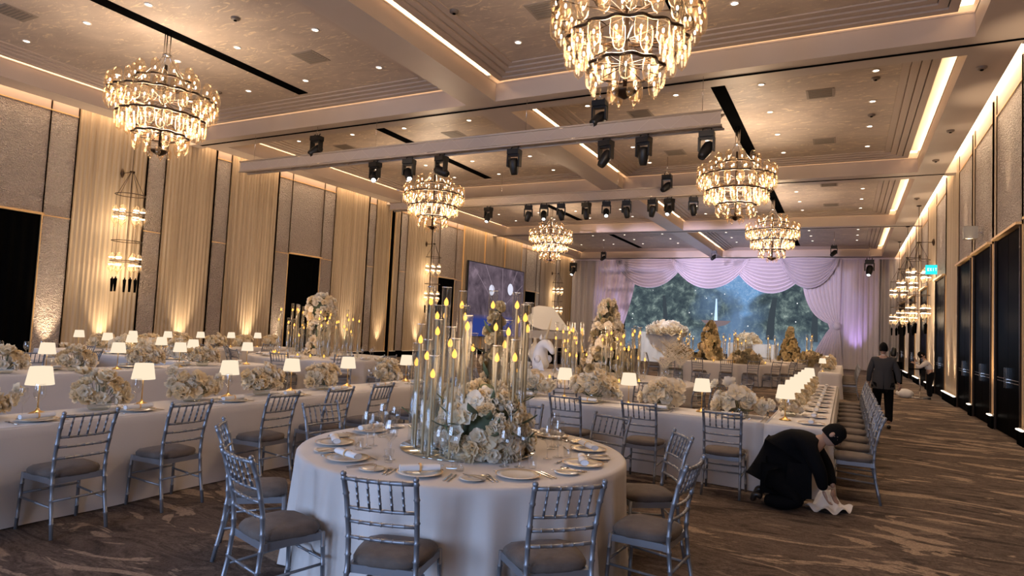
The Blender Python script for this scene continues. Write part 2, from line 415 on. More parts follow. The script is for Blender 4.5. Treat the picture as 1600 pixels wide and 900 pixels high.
Lsegs = [(-7, -5.2, 'F'), (-5.2, -4.6, 'R'), (-4.6, -2.5, 'F'), (-2.5, -1.9, 'R'), (-1.9, .3, 'F'), (.3, .9, 'R'), (.9, 3.0, 'F'), (3.7, 4.6, 'F'), (4.6, 5.3, 'R'),
 (5.3, 9.13, 'D'), (9.13, 9.82, 'R'), (9.82, 11.85, 'F'), (11.85, 12.42, 'R'), (12.42, 14.2, 'F'), (14.2, 14.77, 'R'), (14.77, 16.88, 'F'), (16.88, 17.53, 'R'),
 (17.53, 19.21, 'D'), (19.21, 19.86, 'R'), (19.86, 21.99, 'F'), (21.99, 22.47, 'R'), (22.47, 23.55, 'F'), (23.55, 23.88, 'S'), (23.88, 24.3, 'F'), (24.3, 24.84, 'R'),
 (24.84, 26.9, 'F'), (26.9, 27.6, 'R'), (27.6, 29.2, 'D'), (29.2, 29.9, 'R'), (29.93, 37.07, 'T'), (37.07, 37.75, 'R'), (37.75, 39.4, 'D'), (39.4, 40.0, 'R'), (40.0, 42.7, 'F'), (42.7, 43.4, 'R'), (43.4, 45.7, 'F')]
Rsegs = [(-7, -4.5, 'F'), (-4.5, -2, 'D'), (-2, 1, 'F'), (1, 3.4, 'D'), (3.4, 6, 'F'), (6, 8.6, 'D'), (8.6, 11.6, 'F'), (11.6, 14.4, 'D'), (14.4, 14.9, 'F'),
 (14.9, 17.22, 'D'), (17.22, 17.65, 'F'), (17.65, 19.9, 'D'), (19.9, 20.3, 'F'), (20.3, 22.5, 'D'), (22.5, 25.3, 'F'), (25.3, 27.8, 'D'), (27.8, 30.5, 'F'), (30.5, 33.0, 'D'),
 (33.0, 35.6, 'F'), (35.6, 38.6, 'D'), (38.6, 41.4, 'F'), (41.4, 45.4, 'D')]
WL = wall_segments('left', Lsegs, 4.03); WR = wall_segments('right', Rsegs, 4.06)
m = MB().box(XL-.3, XR+.3, YF, YF+.2, 0, 7.5).build('wall_far', mat('wall_paint', (.3, .22, .17), .6), smooth=False, kind='structure')
# rear wall with four assumed tall window openings, behind the camera
rw = MB(); wx = [(-14.3, -12.5), (-10.3, -8.5), (-6.3, -4.5), (-2.3, -.5)]; last = XL
for a, b in wx:
    rw.box(last, a, YN-.2, YN, 0, 7.5); rw.box(a, b, YN-.2, YN, 0, .4); rw.box(a, b, YN-.2, YN, 4.8, 7.5); last = b
rw.box(last, XR, YN-.2, YN, 0, 7.5); rw.build('wall_rear', mat('wall_paint', (.3, .22, .17), .6), smooth=False, kind='structure')

# wall uplights: small housings on the plinths with real spot lights
def uplight(x, y, sg, z=.34, e=55, spot=1.0, col=WARM2):
    light('SPOT', 'wall_uplight_beam', (x+sg*.26, y, z), e*5.5, col, (x+sg*.10, y, z+5), spot_size=spot*.85, spot_blend=1, shadow_soft_size=.04)
for y, e in ((9.45, 55), (10.85, 70), (13.3, 70), (15.85, 70), (17.2, 25), (20.9, 70), (23.0, 50), (25.9, 60), (31, 30), (36, 30), (41.4, 50)): uplight(XL, y, 1, e=e)
for y in (18.78, 21.4, 16.1, 13.0, 26.55, 31.7): uplight(XR-.08, y, -1, 4.14, 26, .8)
for y in (17.43, 20.1, 23.2, 24.6, 28.4, 29.8, 33.6, 35.0, 39.2, 40.8): uplight(XR, y, -1, e=34)

# downlights in a regular grid
mesh_dl_ring = MB().lathe([(.085, 0), (.085, -.012), (.062, -.012), (.062, 0)], 14).mesh('trim_ring', mat('white_trim', (.75, .68, .6), .4))
mesh_dl_lens = MB().lathe([(.062, -.004), (0, -.004)], 12).mesh('lens', M_down)
DLY = (7.36, 9.4, 11.43, 15.46, 17.46, 19.5, 21.5, 25.46, 27.46, 29.5, 31.5, 35.5, 37.5, 39.5, 41.5)
for y in DLY:
    for x in (-16.35, -14.03, -12.0, -9.7, -6.08, -3.78, -1.82, .49):
        if (x, y) in ((-12.0, 7.36),) and 0: continue
        t = empty('downlight', (x, y, 7.55)); put('trim_ring', mesh_dl_ring, t); put('lens', mesh_dl_lens, t)
        if y < 32: light('SPOT', 'downlight_beam', (x, y, 7.5), 42, WARM2, (x, y, 0), spot_size=1.25, spot_blend=.8, shadow_soft_size=.06)
        fam(t, 'small round ceiling downlight, {} from the left in the %s row from the camera' % ordn(DLY.index(y)), 'downlight', 'recessed downlights in the coffers')
def vent():
    t = empty('ceiling_vent'); MB().box(-.3, .3, -.3, .3, -.012, 0).build('frame', mat('vent_grey', (.30, .24, .19), .6), t, False)
    for i in range(7): MB().box(-.25, .25, -.25+i*.075, -.22+i*.075, -.02, -.012).build('slat', mat('vent_slat', (.22, .18, .14), .6), t, False)
    return t
for x, y in ((-10.8, 10.4), (-15.3, 16.57), (-10.86, 16.5), (-4.97, 16.53), (-4.97, 20.5), (-.62, 16.51), (-.64, 20.56), (-15.0, 6.5), (-.64, 26.5), (-.64, 30.5), (-5, 26.5), (-5, 10.4)):
    fam(place('vent', vent, (x, y, 7.55)), 'flat grey square air vent in the ceiling, {} from the left', 'vent', 'ceiling air vents')
def detector():
    t = empty('smoke_detector'); MB().lathe([(.09, 0), (.085, -.03), (.05, -.05), (0, -.05)], 14).build('body', mat('detector', (.16, .12, .09), .5), t)
    MB().lathe([(.03, -.05), (.03, -.065), (0, -.065)], 10).build('sensor_cap', M_black, t); return t
for x, y, z in ((-10.84, 8.4, 7.55), (-17.95, 11.6, 7.0), (2.2, 14.5, 7.0), (2.2, 18.6, 7.0), (2.2, 21.5, 7.0), (-8.0, 16, 7.55), (-9, 13.2+5, 7.55), (-5.2, 18.4, 7.55), (.5, 15.9, 7.55), (.5, 18.5, 7.55), (2.2, 27, 7.0), (-14.9, 11.2, 7.55), (-7.1+.5, 9.8, 7.55)):
    fam(place('det', detector, (x, y, z)), 'small dark round smoke detector on the ceiling, {} from the left', 'detector', 'ceiling detectors')
# exit sign and grey emergency light box over the right doors
t = empty('exit_sign', (XR-.1, 26.4, 4.35)); MB().box(-.12, .09, -.02, .02, -.01, .01).build('bracket', M_steel, t, False)
MB().box(-.42, -.08, -.05, .05, -.16, .16).build('housing', emit('exit_teal', (.02, .55, .55), 1.3), t, False)
LET = {'E': [(0, 0, .2, 1), (.2, .0, .7, .18), (.2, .41, .6, .59), (.2, .82, .7, 1)], 'I': [(.25, 0, .45, 1)], 'T': [(.25, 0, .45, .82), (0, .82, .7, 1)]}
m = MB()
for i, ch in enumerate('EXIT'):
    ox = -.37+i*.075
    if ch == 'X':
        for p, q in (((0, 0), (.7, 1)), ((0, 1), (.7, 0))): m.add([(ox+.07*p[0]-.008, -.055, -.05+.1*p[1]), (ox+.07*p[0]+.008, -.055, -.05+.1*p[1]), (ox+.07*q[0]+.008, -.055, -.05+.1*q[1]), (ox+.07*q[0]-.008, -.055, -.05+.1*q[1])], [(0, 1, 2, 3)])
    else:
        for x0, z0, x1, z1 in LET[ch]: m.quad((ox+.07*x0, -.055, -.05+.1*z0), (ox+.07*x1, -.055, -.05+.1*z0), (ox+.07*x1, -.055, -.05+.1*z1), (ox+.07*x0, -.055, -.05+.1*z1))
m.build('lettering', emit('exit_white', (.8, 1, 1), 1.5), t, False)
tag(t, 'glowing teal exit sign above a dark door on the right wall', 'sign')
t = empty('wall_speaker', (XR-.1, 18.9, 4.5)); MB().box(-.1, .1, -.03, .03, -.02, .02).build('bracket', M_steel, t, False)
MB().box(-.34, -.06, -.14, .14, -.15, .15).build('cabinet', mat('grey_box', (.35, .32, .27), .5), t, False)
tag(t, 'small grey box bracketed above the black doors on the right wall', 'speaker')

# ------------------------------------------------------------------ chandeliers
cup_up = MB().lathe([(.032, -.02), (.05, 0), (.083, .05), (.09, .13), (.088, .22), (.07, .28), (.035, .31), (0, .32)], 10).mesh('glass_shade', M_amber)
cup_dn = MB().lathe([(.05, .03), (.078, 0), (.084, -.08), (.084, -.18), (.074, -.235), (.052, -.275), (.024, -.293), (.012, -.30), (.015, -.315), (0, -.325)], 12).mesh('glass_shade', M_amber)
fin = MB().lathe([(.04, .02), (.05, -.06), (.045, -.13), (.02, -.17), (.012, -.185), (.018, -.2), (0, -.215)], 8).mesh('glass_drop', M_amber)
bulb = MB().ball((0, 0, 0), .015, 8, 5, (1, 1, 2.2)).mesh('bulb', M_bulb)
def chandelier():
    t = empty('chandelier')
    def ring(r, z, n, rad=.026):
        m = MB()   # a wavy collar: one scallop per glass
        pts = []
        N = n*6
        for k in range(N+1):
            a = 2*PI*k/N; rr = r + .03*math.cos(a*n)
            pts.append((rr*math.cos(a), rr*math.sin(a), z))
        m.tube(pts, rad, 5, False); m.build('ring', M_bronze, t)
    def row(r, z, n, me, dz, off=0):
        for k in range(n):
            a = 2*PI*(k+off)/n
            g = put('glass_shade', me, t, (r*math.cos(a), r*math.sin(a), z)); put('bulb', bulb, g, (0, 0, dz))
    ring(.56, 1.52, 10); ring(1.0, 1.17, 20); ring(.80, .77, 16); ring(.50, .40, 10)
    row(.55, 1.52, 10, cup_up, .12); row(.99, 1.17, 20, cup_up, .12); row(.99, 1.14, 20, cup_dn, -.12, .5); row(.78, 1.15, 14, cup_dn, -.14)
    row(.79, .74, 16, cup_dn, -.12); row(.58, .72, 10, cup_dn, -.14, .5); row(.47, .37, 9, cup_dn, -.1)
    MB().lathe([(0, -.04), (.08, 0), (.16, .05), (.17, .08), (.1, .09), (0, .09)], 14).build('bottom_bowl', M_bronze, t)
    for k in range(6): put('glass_drop', fin, t, (.2*math.cos(k*PI/3), .2*math.sin(k*PI/3), .1))
    MB().tube([(0, 0, .08), (0, 0, 1.9)], .03, 8).build('stem', M_bronze, t)
    for k in range(10):
        a = 2*PI*k/10; MB().tube([(0, 0, .45+.0), (.5*math.cos(a), .5*math.sin(a), .40)], .009, 4).build('arm', M_bronze, t)
        MB().tube([(0, 0, 1.15), (.98*math.cos(a), .98*math.sin(a), 1.17)], .01, 4).build('arm', M_bronze, t)
        MB().tube([(0, 0, .8), (.78*math.cos(a), .78*math.sin(a), .77)], .009, 4).build('arm', M_bronze, t)
    for k in range(5):
        a = 2*PI*k/5; c0, s0 = math.cos(a), math.sin(a)
        MB().tube([(.5*c0, .5*s0, 1.5), (.12*c0, .12*s0, 1.98), (.06*c0, .06*s0, 2.1), (.06*c0, .06*s0, 2.6)], .011, 5).build('suspension_rod', M_steel, t)
    MB().lathe([(.09, 2.08), (.09, 2.12)], 12, closed=True).build('collar', M_steel, t)
    return t
names = ['large tiered amber glass chandelier at upper left beside the left wall', 'largest amber glass chandelier at top centre, cropped by the frame',
 'tiered amber glass chandelier hanging behind the first truss, left row middle', 'tiered amber glass chandelier right of the trusses, right row middle',
 'smallest tiered amber glass chandelier, left row farthest away', 'small tiered glass chandelier in front of the swagged drapes, right row farthest']
for (x, y), nm in zip(CHAND, names):
    tag(place('chandelier', chandelier, (x, y, 4.93), random.random()), nm, 'chandelier', 'tiered glass chandeliers')

# ------------------------------------------------------------------ wall pendants of glass goblets
gob = MB().lathe([(.008, -.30), (.012, -.2), (.05, -.16), (.095, -.09), (.10, 0), (.085, .05)], 10).mesh('glass_goblet', M_amber)
dome = MB().lathe([(.10, -.03), (.095, .05), (.06, .12), (.02, .15), (0, .16)], 10).mesh('glass_goblet', M_amber)
disc = MB().lathe([(0, 0), (.075, 0), (.075, .022), (0, .022)], 10).mesh('bulb', emit('goblet_lamp', (1, .85, .66), 5))
def pendant(wall_arm):
    t = empty('glass_pendant')
    def ringm(z, r): MB().tube([(r*math.cos(a*PI/10), r*math.sin(a*PI/10), z) for a in range(21)], .012, 5, False).build('ring', M_bronze, t)
    for z in (2.95, 2.40, 1.62, 1.05): ringm(z, .38)
    for z0 in (2.40, 1.05):
        for k in range(6):
            a = k*PI/3; g = put('glass_goblet', dome, t, (.33*math.cos(a), .33*math.sin(a), z0+.08)); put('bulb', disc, g)
            g = put('glass_goblet', gob, t, (.33*math.cos(a), .33*math.sin(a), z0-.12)); put('bulb', disc, g, (0, 0, 0))
    for k in range(5):
        a = 2*PI*k/5; MB().lathe([(.028, 0), (.045, .36), (.02, .37), (.01, .42)], 6, (.3*math.cos(a), .3*math.sin(a), .18), True).build('tassel', M_black, t)
    for k in range(5):
        a = 2*PI*k/5; MB().tube([(.36*math.cos(a), .36*math.sin(a), 2.95), (.03*math.cos(a), .03*math.sin(a), 3.62)], .008, 4).build('cable', M_bronze, t)
        MB().tube([(.37*math.cos(a), .37*math.sin(a), 1.05), (.37*math.cos(a), .37*math.sin(a), 2.95)], .006, 4).build('cable', M_bronze, t)
    MB().lathe([(.07, 3.60), (.07, 3.64)], 10, closed=True).build('hub', M_bronze, t)
    MB().tube([(0, 0, .9), (0, 0, 5.0)], .010, 5).build('stem', M_bronze, t)
    MB().lathe([(.08, 5.0), (.08, 5.03)], 10, closed=True).build('ceiling_rose', M_bronze, t)
    MB().tube([(0, 0, 3.62), (-.47, 0, 3.62)], .012, 5).build('wall_arm', M_bronze, t)
    MB().lathe([(.02, -.13), (.06, 0), (.02, .13)], 8, (-.47, 0, 3.62), True).build('wall_bracket', M_bronze, t)
    return t
pl = [('glass goblet pendant with black tassels near the left black opening', -18.2, 11.1, 0, 1.97), ('goblet pendant on the left wall, just left of the candle tubes', -18.2, 26.4, 0, 1.97),
      ('farthest goblet pendant on the left wall, beside the lilac drapes', -18.2, 42.0, 0, 1.97), ('nearest goblet pendant hanging by the right wall', 2.4, 28.5, PI, 1.97), ('middle goblet pendant hanging by the right wall', 2.4, 33.5, PI, 1.97), ('farthest goblet pendant hanging by the right wall', 2.4, 38.5, PI, 1.97), ]
for nm, x, y, rz, z in pl:
    tag(place('pendant', lambda: pendant(1), (x, y, z), rz), nm, 'pendant light', 'glass goblet pendants')
    light('POINT', 'pendant_light', (x, y, z+2.2), 22, WARM2, shadow_soft_size=.25); light('POINT', 'pendant_light', (x, y, z+.8), 22, WARM2, shadow_soft_size=.25)

# ------------------------------------------------------------------ trusses and moving heads
def truss(y, x0, x1, z0, label):
    t = empty('truss', (x0, y, z0)); L = x1-x0
    for a in (0, .3):
        for b in (0, .3): MB().tube([(0, a, b), (L, a, b)], .025, 6).build('chord', M_truss, t)
    n = int(L/.35)
    for s, (a0, b0, a1, b1) in enumerate(((0, 0, 0, .3), (.3, 0, .3, .3), (0, 0, .3, 0))):
        m = MB()
        for i in range(n):
            p, q = (a0, b0), (a1, b1)
            if i % 2: p, q = q, p
            m.tube([(L*i/n, *p), (L*(i+1)/n, *q)], .010, 4, False)
        m.build('lattice', M_truss, t)
    MB().box(.02, L-.02, -.005, .0, .03, .27).build('cover_sleeve', mat('sleeve', (.46, .385, .33), .8), t, False)
    MB().box(.02, L-.02, .02, .28, .02, .026).build('cover_sleeve', mat('sleeve', (.46, .385, .33), .8), t, False)
    for f in (.03, .36, .68, .97): MB().tube([(L*f, .15, .3), (L*f, .15, SZ-z0+.5)], .006, 4).build('hanging_wire', M_steel, t)
    tag(t, label, 'truss', 'lighting trusses'); return t
truss(13.0, -16.1, -2.25, 5.9, 'nearer long grey lighting truss spanning the room under the ceiling')
truss(21.0, -16.8, -2.5, 6.24, 'farther grey lighting truss, behind the first one')
lensm = MB().lathe([(.06, 0), (0, .001)], 12).mesh('lens', emit('lens_on', (.9, .95, 1), 8))
def mover(lit, tilt, k=1.0):
    t = empty('moving_head')
    MB().box(-.17, .17, -.13, .13, -.17, -.03).build('base', M_blackm, t, False)
    for x in (-.1, .1): MB().tube([(x, 0, -.04), (x, 0, .02), (x, .03, .05)], .018, 6).build('clamp', M_blackm, t)
    m = MB()
    for x in (-.19, .145): m.box(x, x+.045, -.08, .08, -.5, -.17)
    m.box(-.19, .19, -.07, .07, -.21, -.17); m.build('yoke', M_blackm, t, False)
    h = MB().lathe([(0, .2), (.10, .19), (.13, .12), (.135, -.02), (.11, -.2), (.085, -.26), (.07, -.26), (.065, -.22), (0, -.22)], 12).build('head', M_blackm, t)
    h.location = (0, 0, -.46); h.rotation_euler = tilt
    if lit: put('lens', lensm, h, (0, 0, -.262), scale=1.1)
    t.scale = (.86,)*3; return t
T1h = [(-11.08, 1, (-.6, -.75, 0)), (-9.98, 1, (-.55, -.6, 0)), (-8.99, 0, (.2, -1.15, 0)), (-6.95, 0, (.2, 0, 0)), (-4.7, 0, (-.3, .45, 0)), (-3.86, 0, (.2, .1, 0)), (-2.56, 0, (-.4, .45, 0))]
for i, (x, lit, tl) in enumerate(T1h):
    o = mover(lit, tl); o.location = (x, 13.15, 5.86); o.rotation_euler.z = random.uniform(-.25, .4)
    fam(o, 'black moving head light under the nearer truss, {} from the left', 'stage light', 'moving heads on the nearer truss')
T2h = [(-12.18, 1), (-10.48, 0), (-9.85, 1), (-9.17, 0), (-8.2, 0), (-7.46, 1), (-6.73, 0), (-5.83, 0), (-5.27, 1), (-4.48, 0)]
for i, (x, lit) in enumerate(T2h):
    o = mover(lit, (random.uniform(-.9, -.5) if lit else .1, random.uniform(-.3, .5), 0)); o.location = (x, 21.15, 6.2); o.rotation_euler.z = random.uniform(-.5, .5)
    fam(o, 'small black moving head light under the farther truss, {} from the left', 'stage light', 'moving heads on the farther truss')
for x, y, z, nm in ((-13.17, 13.1, 6.75, 'black stage light on a thin rod above the left end of the nearer truss'), (-4.86, 13.1, 6.75, 'black stage light on a thin rod just below the largest chandelier'), (-5.31, 20.9, 6.95, 'black stage light on a ceiling rod above the farther truss'),
                (-14.17, 40, 6.85, 'black stage light on a rod before the left lilac drapes'), (-7.15, 40, 6.85, 'black stage light on a rod before the middle swag'), (-.62, 38, 6.8, 'black stage light on a rod before the right swag')):
    o = mover(0, (-.6, .7, 0)); o.location = (x, y, z); o.scale = (.9,)*3; MB().tube([(0, 0, 0), (0, 0, ((7.0 if abs(y-13.1) < .2 else 7.54)-z)/.9)], .01, 4).build('rod', M_steel, o); tag(o, nm, 'stage light', 'stage lights on ceiling rods')
for x, y, z, L, nm in ((-17.9, 44, 6.6, .29, 'black moving head hanging before the left end of the drapes'), (1.15, 42, 6.5, .72, 'black moving head hanging before the right end of the drapes')):
    o = mover(1, (-.5, .15, 0)); o.location = (x, y, z); o.scale = (1.35,)*3; MB().tube([(0, 0, 0), (0, 0, L)], .01, 4).build('rod', M_steel, o); tag(o, nm, 'stage light', 'stage lights on ceiling rods')
# floor-standing head at the far right, pointing up
o = mover(1, (0, 0, 0)); o.location = (1.85, 33.0, .95); o.rotation_euler = (PI*.93, .1, 0); tag(o, 'bright floor-standing stage light behind the walking man', 'stage light')
t = empty('equipment_case', (1.85, 33.0, 0)); MB().box(-.35, .35, -.3, .3, 0, .95).build('case_body', M_black, t, False); MB().box(-.36, .36, -.31, .31, .6, .63).build('case_trim', M_steel, t, False)
tag(t, 'black flight case under the bright stage light at the far drapes', 'case')

# ------------------------------------------------------------------ stage end: screen, swags, drapes
def garden():
    m = bpy.data.materials.new('garden_screen_picture'); m.use_nodes = True; nt = m.node_tree; nt.nodes.remove(nt.nodes['Principled BSDF'])
    tc = node(nt, 'ShaderNodeTexCoord'); sp = node(nt, 'ShaderNodeSeparateXYZ'); nt.links.new(tc.outputs['Object'], sp.inputs[0])
    v = coords(nt, (1, 1, 1)); f1 = noise(nt, v, 1.5, 10, .74, .35); f2 = noise(nt, v, .42, 3, .5, .4); f3 = noise(nt, v, 6, 4, .7, 1.0)
    leaf = ramp(nt, f1, [(.36, (.010, .014, .016)), (.50, (.040, .056, .054)), (.60, (.13, .17, .15)), (.72, (.42, .47, .42))])
    sky = ramp(nt, f3, [(.35, (.05, .20, .42)), (.55, (.20, .38, .62)), (.70, (.52, .62, .75))])
    # open sky towards the upper middle of the picture
    def mth(op, a, b=None):
        n = node(nt, 'ShaderNodeMath', operation=op)
        for i, q in enumerate((a, b)):
            if q is None: continue
            if hasattr(q, 'links'): nt.links.new(q, n.inputs[i])
            else: n.inputs[i].default_value = q
        return n.outputs[0]
    dx = mth('DIVIDE', mth('ABSOLUTE', mth('SUBTRACT', sp.outputs[0], 1.2)), 4.2)
    dz = mth('MULTIPLY', mth('SUBTRACT', sp.outputs[2], 3.5), .22)
    a = mth('ADD', mth('SUBTRACT', mth('SUBTRACT', .42, dx), 0), dz); a = mth('ADD', a, mth('MULTIPLY', mth('SUBTRACT', f2, .5), 2.4))
    mask = ramp(nt, a, [(.35, (0, 0, 0)), (.62, (1, 1, 1))])
    mx = node(nt, 'ShaderNodeMixRGB'); nt.links.new(mask, mx.inputs[0]); nt.links.new(leaf, mx.inputs[1]); nt.links.new(sky, mx.inputs[2])
    haze = node(nt, 'ShaderNodeMixRGB'); nt.links.new(ramp(nt, mth('MULTIPLY', sp.outputs[2], .4), [(.30, (.75,)*3), (.95, (.12,)*3)]), haze.inputs[0])
    nt.links.new(mx.outputs[0], haze.inputs[1]); haze.inputs[2].default_value = (.13, .19, .27, 1)
    mist = node(nt, 'ShaderNodeMixRGB'); mm = mth('ADD', mth('SUBTRACT', .75, mth('DIVIDE', mth('ABSOLUTE', mth('SUBTRACT', sp.outputs[0], .6)), 5.0)), mth('MULTIPLY', mth('SUBTRACT', f2, .5), 1.6))
    nt.links.new(ramp(nt, mm, [(.25, (0, 0, 0)), (.8, (.62,)*3)]), mist.inputs[0]); nt.links.new(haze.outputs[0], mist.inputs[1]); mist.inputs[2].default_value = (.13, .22, .38, 1); haze = mist
    vo = node(nt, 'ShaderNodeTexVoronoi'); vo.inputs['Scale'].default_value = 1.6; nt.links.new(v, vo.inputs['Vector'])
    st = ramp(nt, vo.outputs['Distance'], [(.045, (1, 1, 1)), (.07, (0, 0, 0))])
    ad = node(nt, 'ShaderNodeMixRGB', blend_type='ADD'); ad.inputs[0].default_value = .9; nt.links.new(haze.outputs[0], ad.inputs[1]); nt.links.new(st, ad.inputs[2])
    e = node(nt, 'ShaderNodeEmission'); e.inputs[1].default_value = 1.0; nt.links.new(ad.outputs[0], e.inputs[0])
    nt.links.new(e.outputs[0], nt.nodes['Material Output'].inputs[0]); return m
scr = empty('stage_screen', (-7.2, 45.9, 0))
MB().box(-7.3, 7.4, .0, .1, .45, 6.2).build('screen_cabinet', M_screen_frame, scr, False); MB().box(-7.2, 7.3, .02, .2, 0, .45).build('screen_base', M_screen_frame, scr, False)
MB().quad((-7.2, -.01, .5), (7.3, -.01, .5), (7.3, -.01, 6.1), (-7.2, -.01, 6.1)).build('screen_picture', garden(), scr, False)
E_water = emit('water_white', (.45, .62, .90), 1.1); E_stone = emit('fountain_stone', (.16, .12, .13), 1)
MB().grid(lambda u, v: ((u-.5)*(.22-.14*v)-.75, -.03, 2.75+1.5*v), 2, 6).build('pictured_fountain_jet', E_water, scr)
MB().grid(lambda u, v: (-.75+(u-.5)*(.5+1.5*v**.5), -.03, 2.35+.4*v), 8, 4).build('pictured_fountain_bowl', E_stone, scr)
MB().grid(lambda u, v: (-.75+(u-.5)*.35, -.03, 1.5+.9*v), 2, 2).build('pictured_fountain_stem', E_stone, scr)
for tx, tw, lean in ((2.75, .42, .25), (-4.2, .3, -.2), (5.4, .34, .1)):
    MB().grid(lambda u, v: (tx+(u-.5)*tw*(1.3-.6*v)+lean*v*v, -.02, 1.6+2.8*v), 3, 6).build('pictured_tree_trunk', emit('pictured_bark', (.035, .045, .055), 1), scr)
tag(scr, 'wide stage screen showing a garden with trees, blue sky and fountain', 'screen')
light('AREA', 'screen_glow', (-7, 45.5, 3), 120, (.55, .72, 1), (-7, 30, 2), shape='RECTANGLE', size=12, size_y=4)

def curtain(name, fn, nu, nv, m, label, parent=None):
    o = MB().grid(fn, nu, nv).build(name, m, parent)
    if label: tag(o, label, 'drape', 'stage drapes')
    return o
def straight(x0, x1, y, z1=6.9, per=.28, amp=.07, bot=.02, flare=0):
    n = (x1-x0)/per
    def fn(u, v):
        a = amp*(1+.4*math.sin(u*n*1.3)); x = x0+(x1-x0)*u
        if flare: x += flare*max(0, v-.1)**1.5*(.15+.85*u)
        return (x, y + a*math.sin(2*PI*n*u+.8*math.sin(7*u)), z1+(bot-z1)*v)
    return fn, int(n*8), 10
curtain('back_drape', *straight(-18.6, -15.9, 45.6, per=.45, amp=.12), M_drape2, 'rose-grey pleated drape at the far left corner of the stage wall')
curtain('back_drape', *straight(-16.6, -13.4, 45.2, per=.30, flare=-1.9), M_drape, 'lilac white drape falling left of the garden screen')
curtain('back_drape', *straight(1.7, 2.9, 45.5, per=.34, amp=.1), M_drape2, 'grey pleated drape at the far right corner beside the last door')
curtain('back_drape', *straight(-.9, 1.8, 45.25, per=.3), M_drape, 'lilac white straight drape lit purple, right of the garden screen')
# tie-back curtain right of the screen
def tie(u, v):
    zk = 2.6; xk = -.55
    if v < .62:
        s = v/.62; xl = -2.6+(xk-.25+2.6)*(s**2.6); xr = -.3+(xk+.2+.3)*s; x = xl+(xr-xl)*u; z = 6.8+(zk-6.8)*s - .75*math.sin(PI*min(1, s*1.05))*(1-u)**2*s
    else:
        s = (v-.62)/.38; xl = xk-.25-1.35*s**.8; xr = xk+.2+.25*s; x = xl+(xr-xl)*u; z = zk+(.0-zk)*s
    pin = .35+.65*abs(v-.62)/.62
    return (x, 45.0+.07*pin*math.sin(2*PI*9*u), z)
curtain('tied_drape', tie, 72, 22, M_drape, 'lilac white curtain gathered in a knot beside the screen right edge')
t = MB().ball((-.5, 44.9, 2.65), .24, 10, 7, (1, .6, 1)).build('drape_knot', M_drape); tag(t, 'round fabric rosette knot on the tied curtain', 'knot')
def swag(x0, x1, zb, y, lean=0):
    def fn(u, v):
        x = x0+(x1-x0)*u; k = 1-(2*u-1)**2; k = k**.8
        z = 6.9-(6.9-zb)*v*k - .02
        x += (x1-x0)*.10*math.sin(PI*v)*(.5-u)
        b = math.sin(v*9*2*PI + .9*math.sin(4*u))
        return (x, y - .22*math.sin(PI*u)*math.sin(PI*min(v*1.1, 1))**.7 - .11*b*(.25+k), z + .05*b*k)
    return fn, 28, 88
for a in ((-15.0, -9.9, 4.85, 44.8), (-10.9, -5.7, 4.85, 44.65), (-6.9, -1.9, 4.60, 44.8), (-3.9, -.4, 4.95, 44.5)):
    o = MB().grid(*swag(*a)).build('swag_drape', M_drape); fam(o, 'draped lilac white swag over the garden screen, {} from the left', 'drape', 'swags over the screen')
MB().box(-18.6, 2.9, 45.15, 45.25, 6.86, 6.95).build('trim_1', M_drape, None, False, 'structure')
light('SPOT', 'drape_uplight', (.55, 44.3, .15), 260, (.60, .42, 1), (.55, 45.3, 3.2), spot_size=.75, spot_blend=1, shadow_soft_size=.08)
light('SPOT', 'drape_uplight', (-15.2, 44.0, .15), 160, (.60, .42, 1), (-15.2, 45.3, 3.5), spot_size=.9, spot_blend=1, shadow_soft_size=.08)
for x in (-12.18, -9.85, -7.46, -5.27): light('SPOT', 'moving_head_beam', (x, 21.3, 5.6), 7000, (.84, .72, 1.0), (x*1.25+3.0, 45, 4.8), spot_size=.42, spot_blend=.8, shadow_soft_size=.06)

for x in (-9.5, -4.8): light('SPOT', 'assumed_stage_spot', (x, 34, 6.9), 900, (.92, .95, 1), (x, 38.5, 1.5), spot_size=.9, spot_blend=.8, shadow_soft_size=.1)  # assumed overhead spots, added to light the plinths and their flowers
# stage plinths with white flowers (plinths draped white)
def plinth(x0, x1, y, h, label):
    def fn(u, v):
        return (x0+(x1-x0)*u, y+.03*math.sin(u*30), h*(1-v))
    t = empty('draped_plinth', ((x0+x1)/2, y, 0)); m = MB().grid(lambda u, v: (fn(u, v)[0]-(x0+x1)/2, fn(u, v)[1]-y-.5, fn(u, v)[2]), 40, 3); m.build('cloth_front', M_gauze, t)
    MB().box(x0-(x0+x1)/2, x1-(x0+x1)/2, -.46, .6, 0, h).build('plinth_body', M_gauze, t, False); tag(t, label, 'plinth', 'draped plinths before the screen')
plinth(-11.0, -8.6, 38.5, 1.75, 'left white gauze covered plinth standing before the garden screen'); plinth(-5.9, -3.4, 38.5, 1.35, 'right white gauze covered plinth standing before the garden screen')

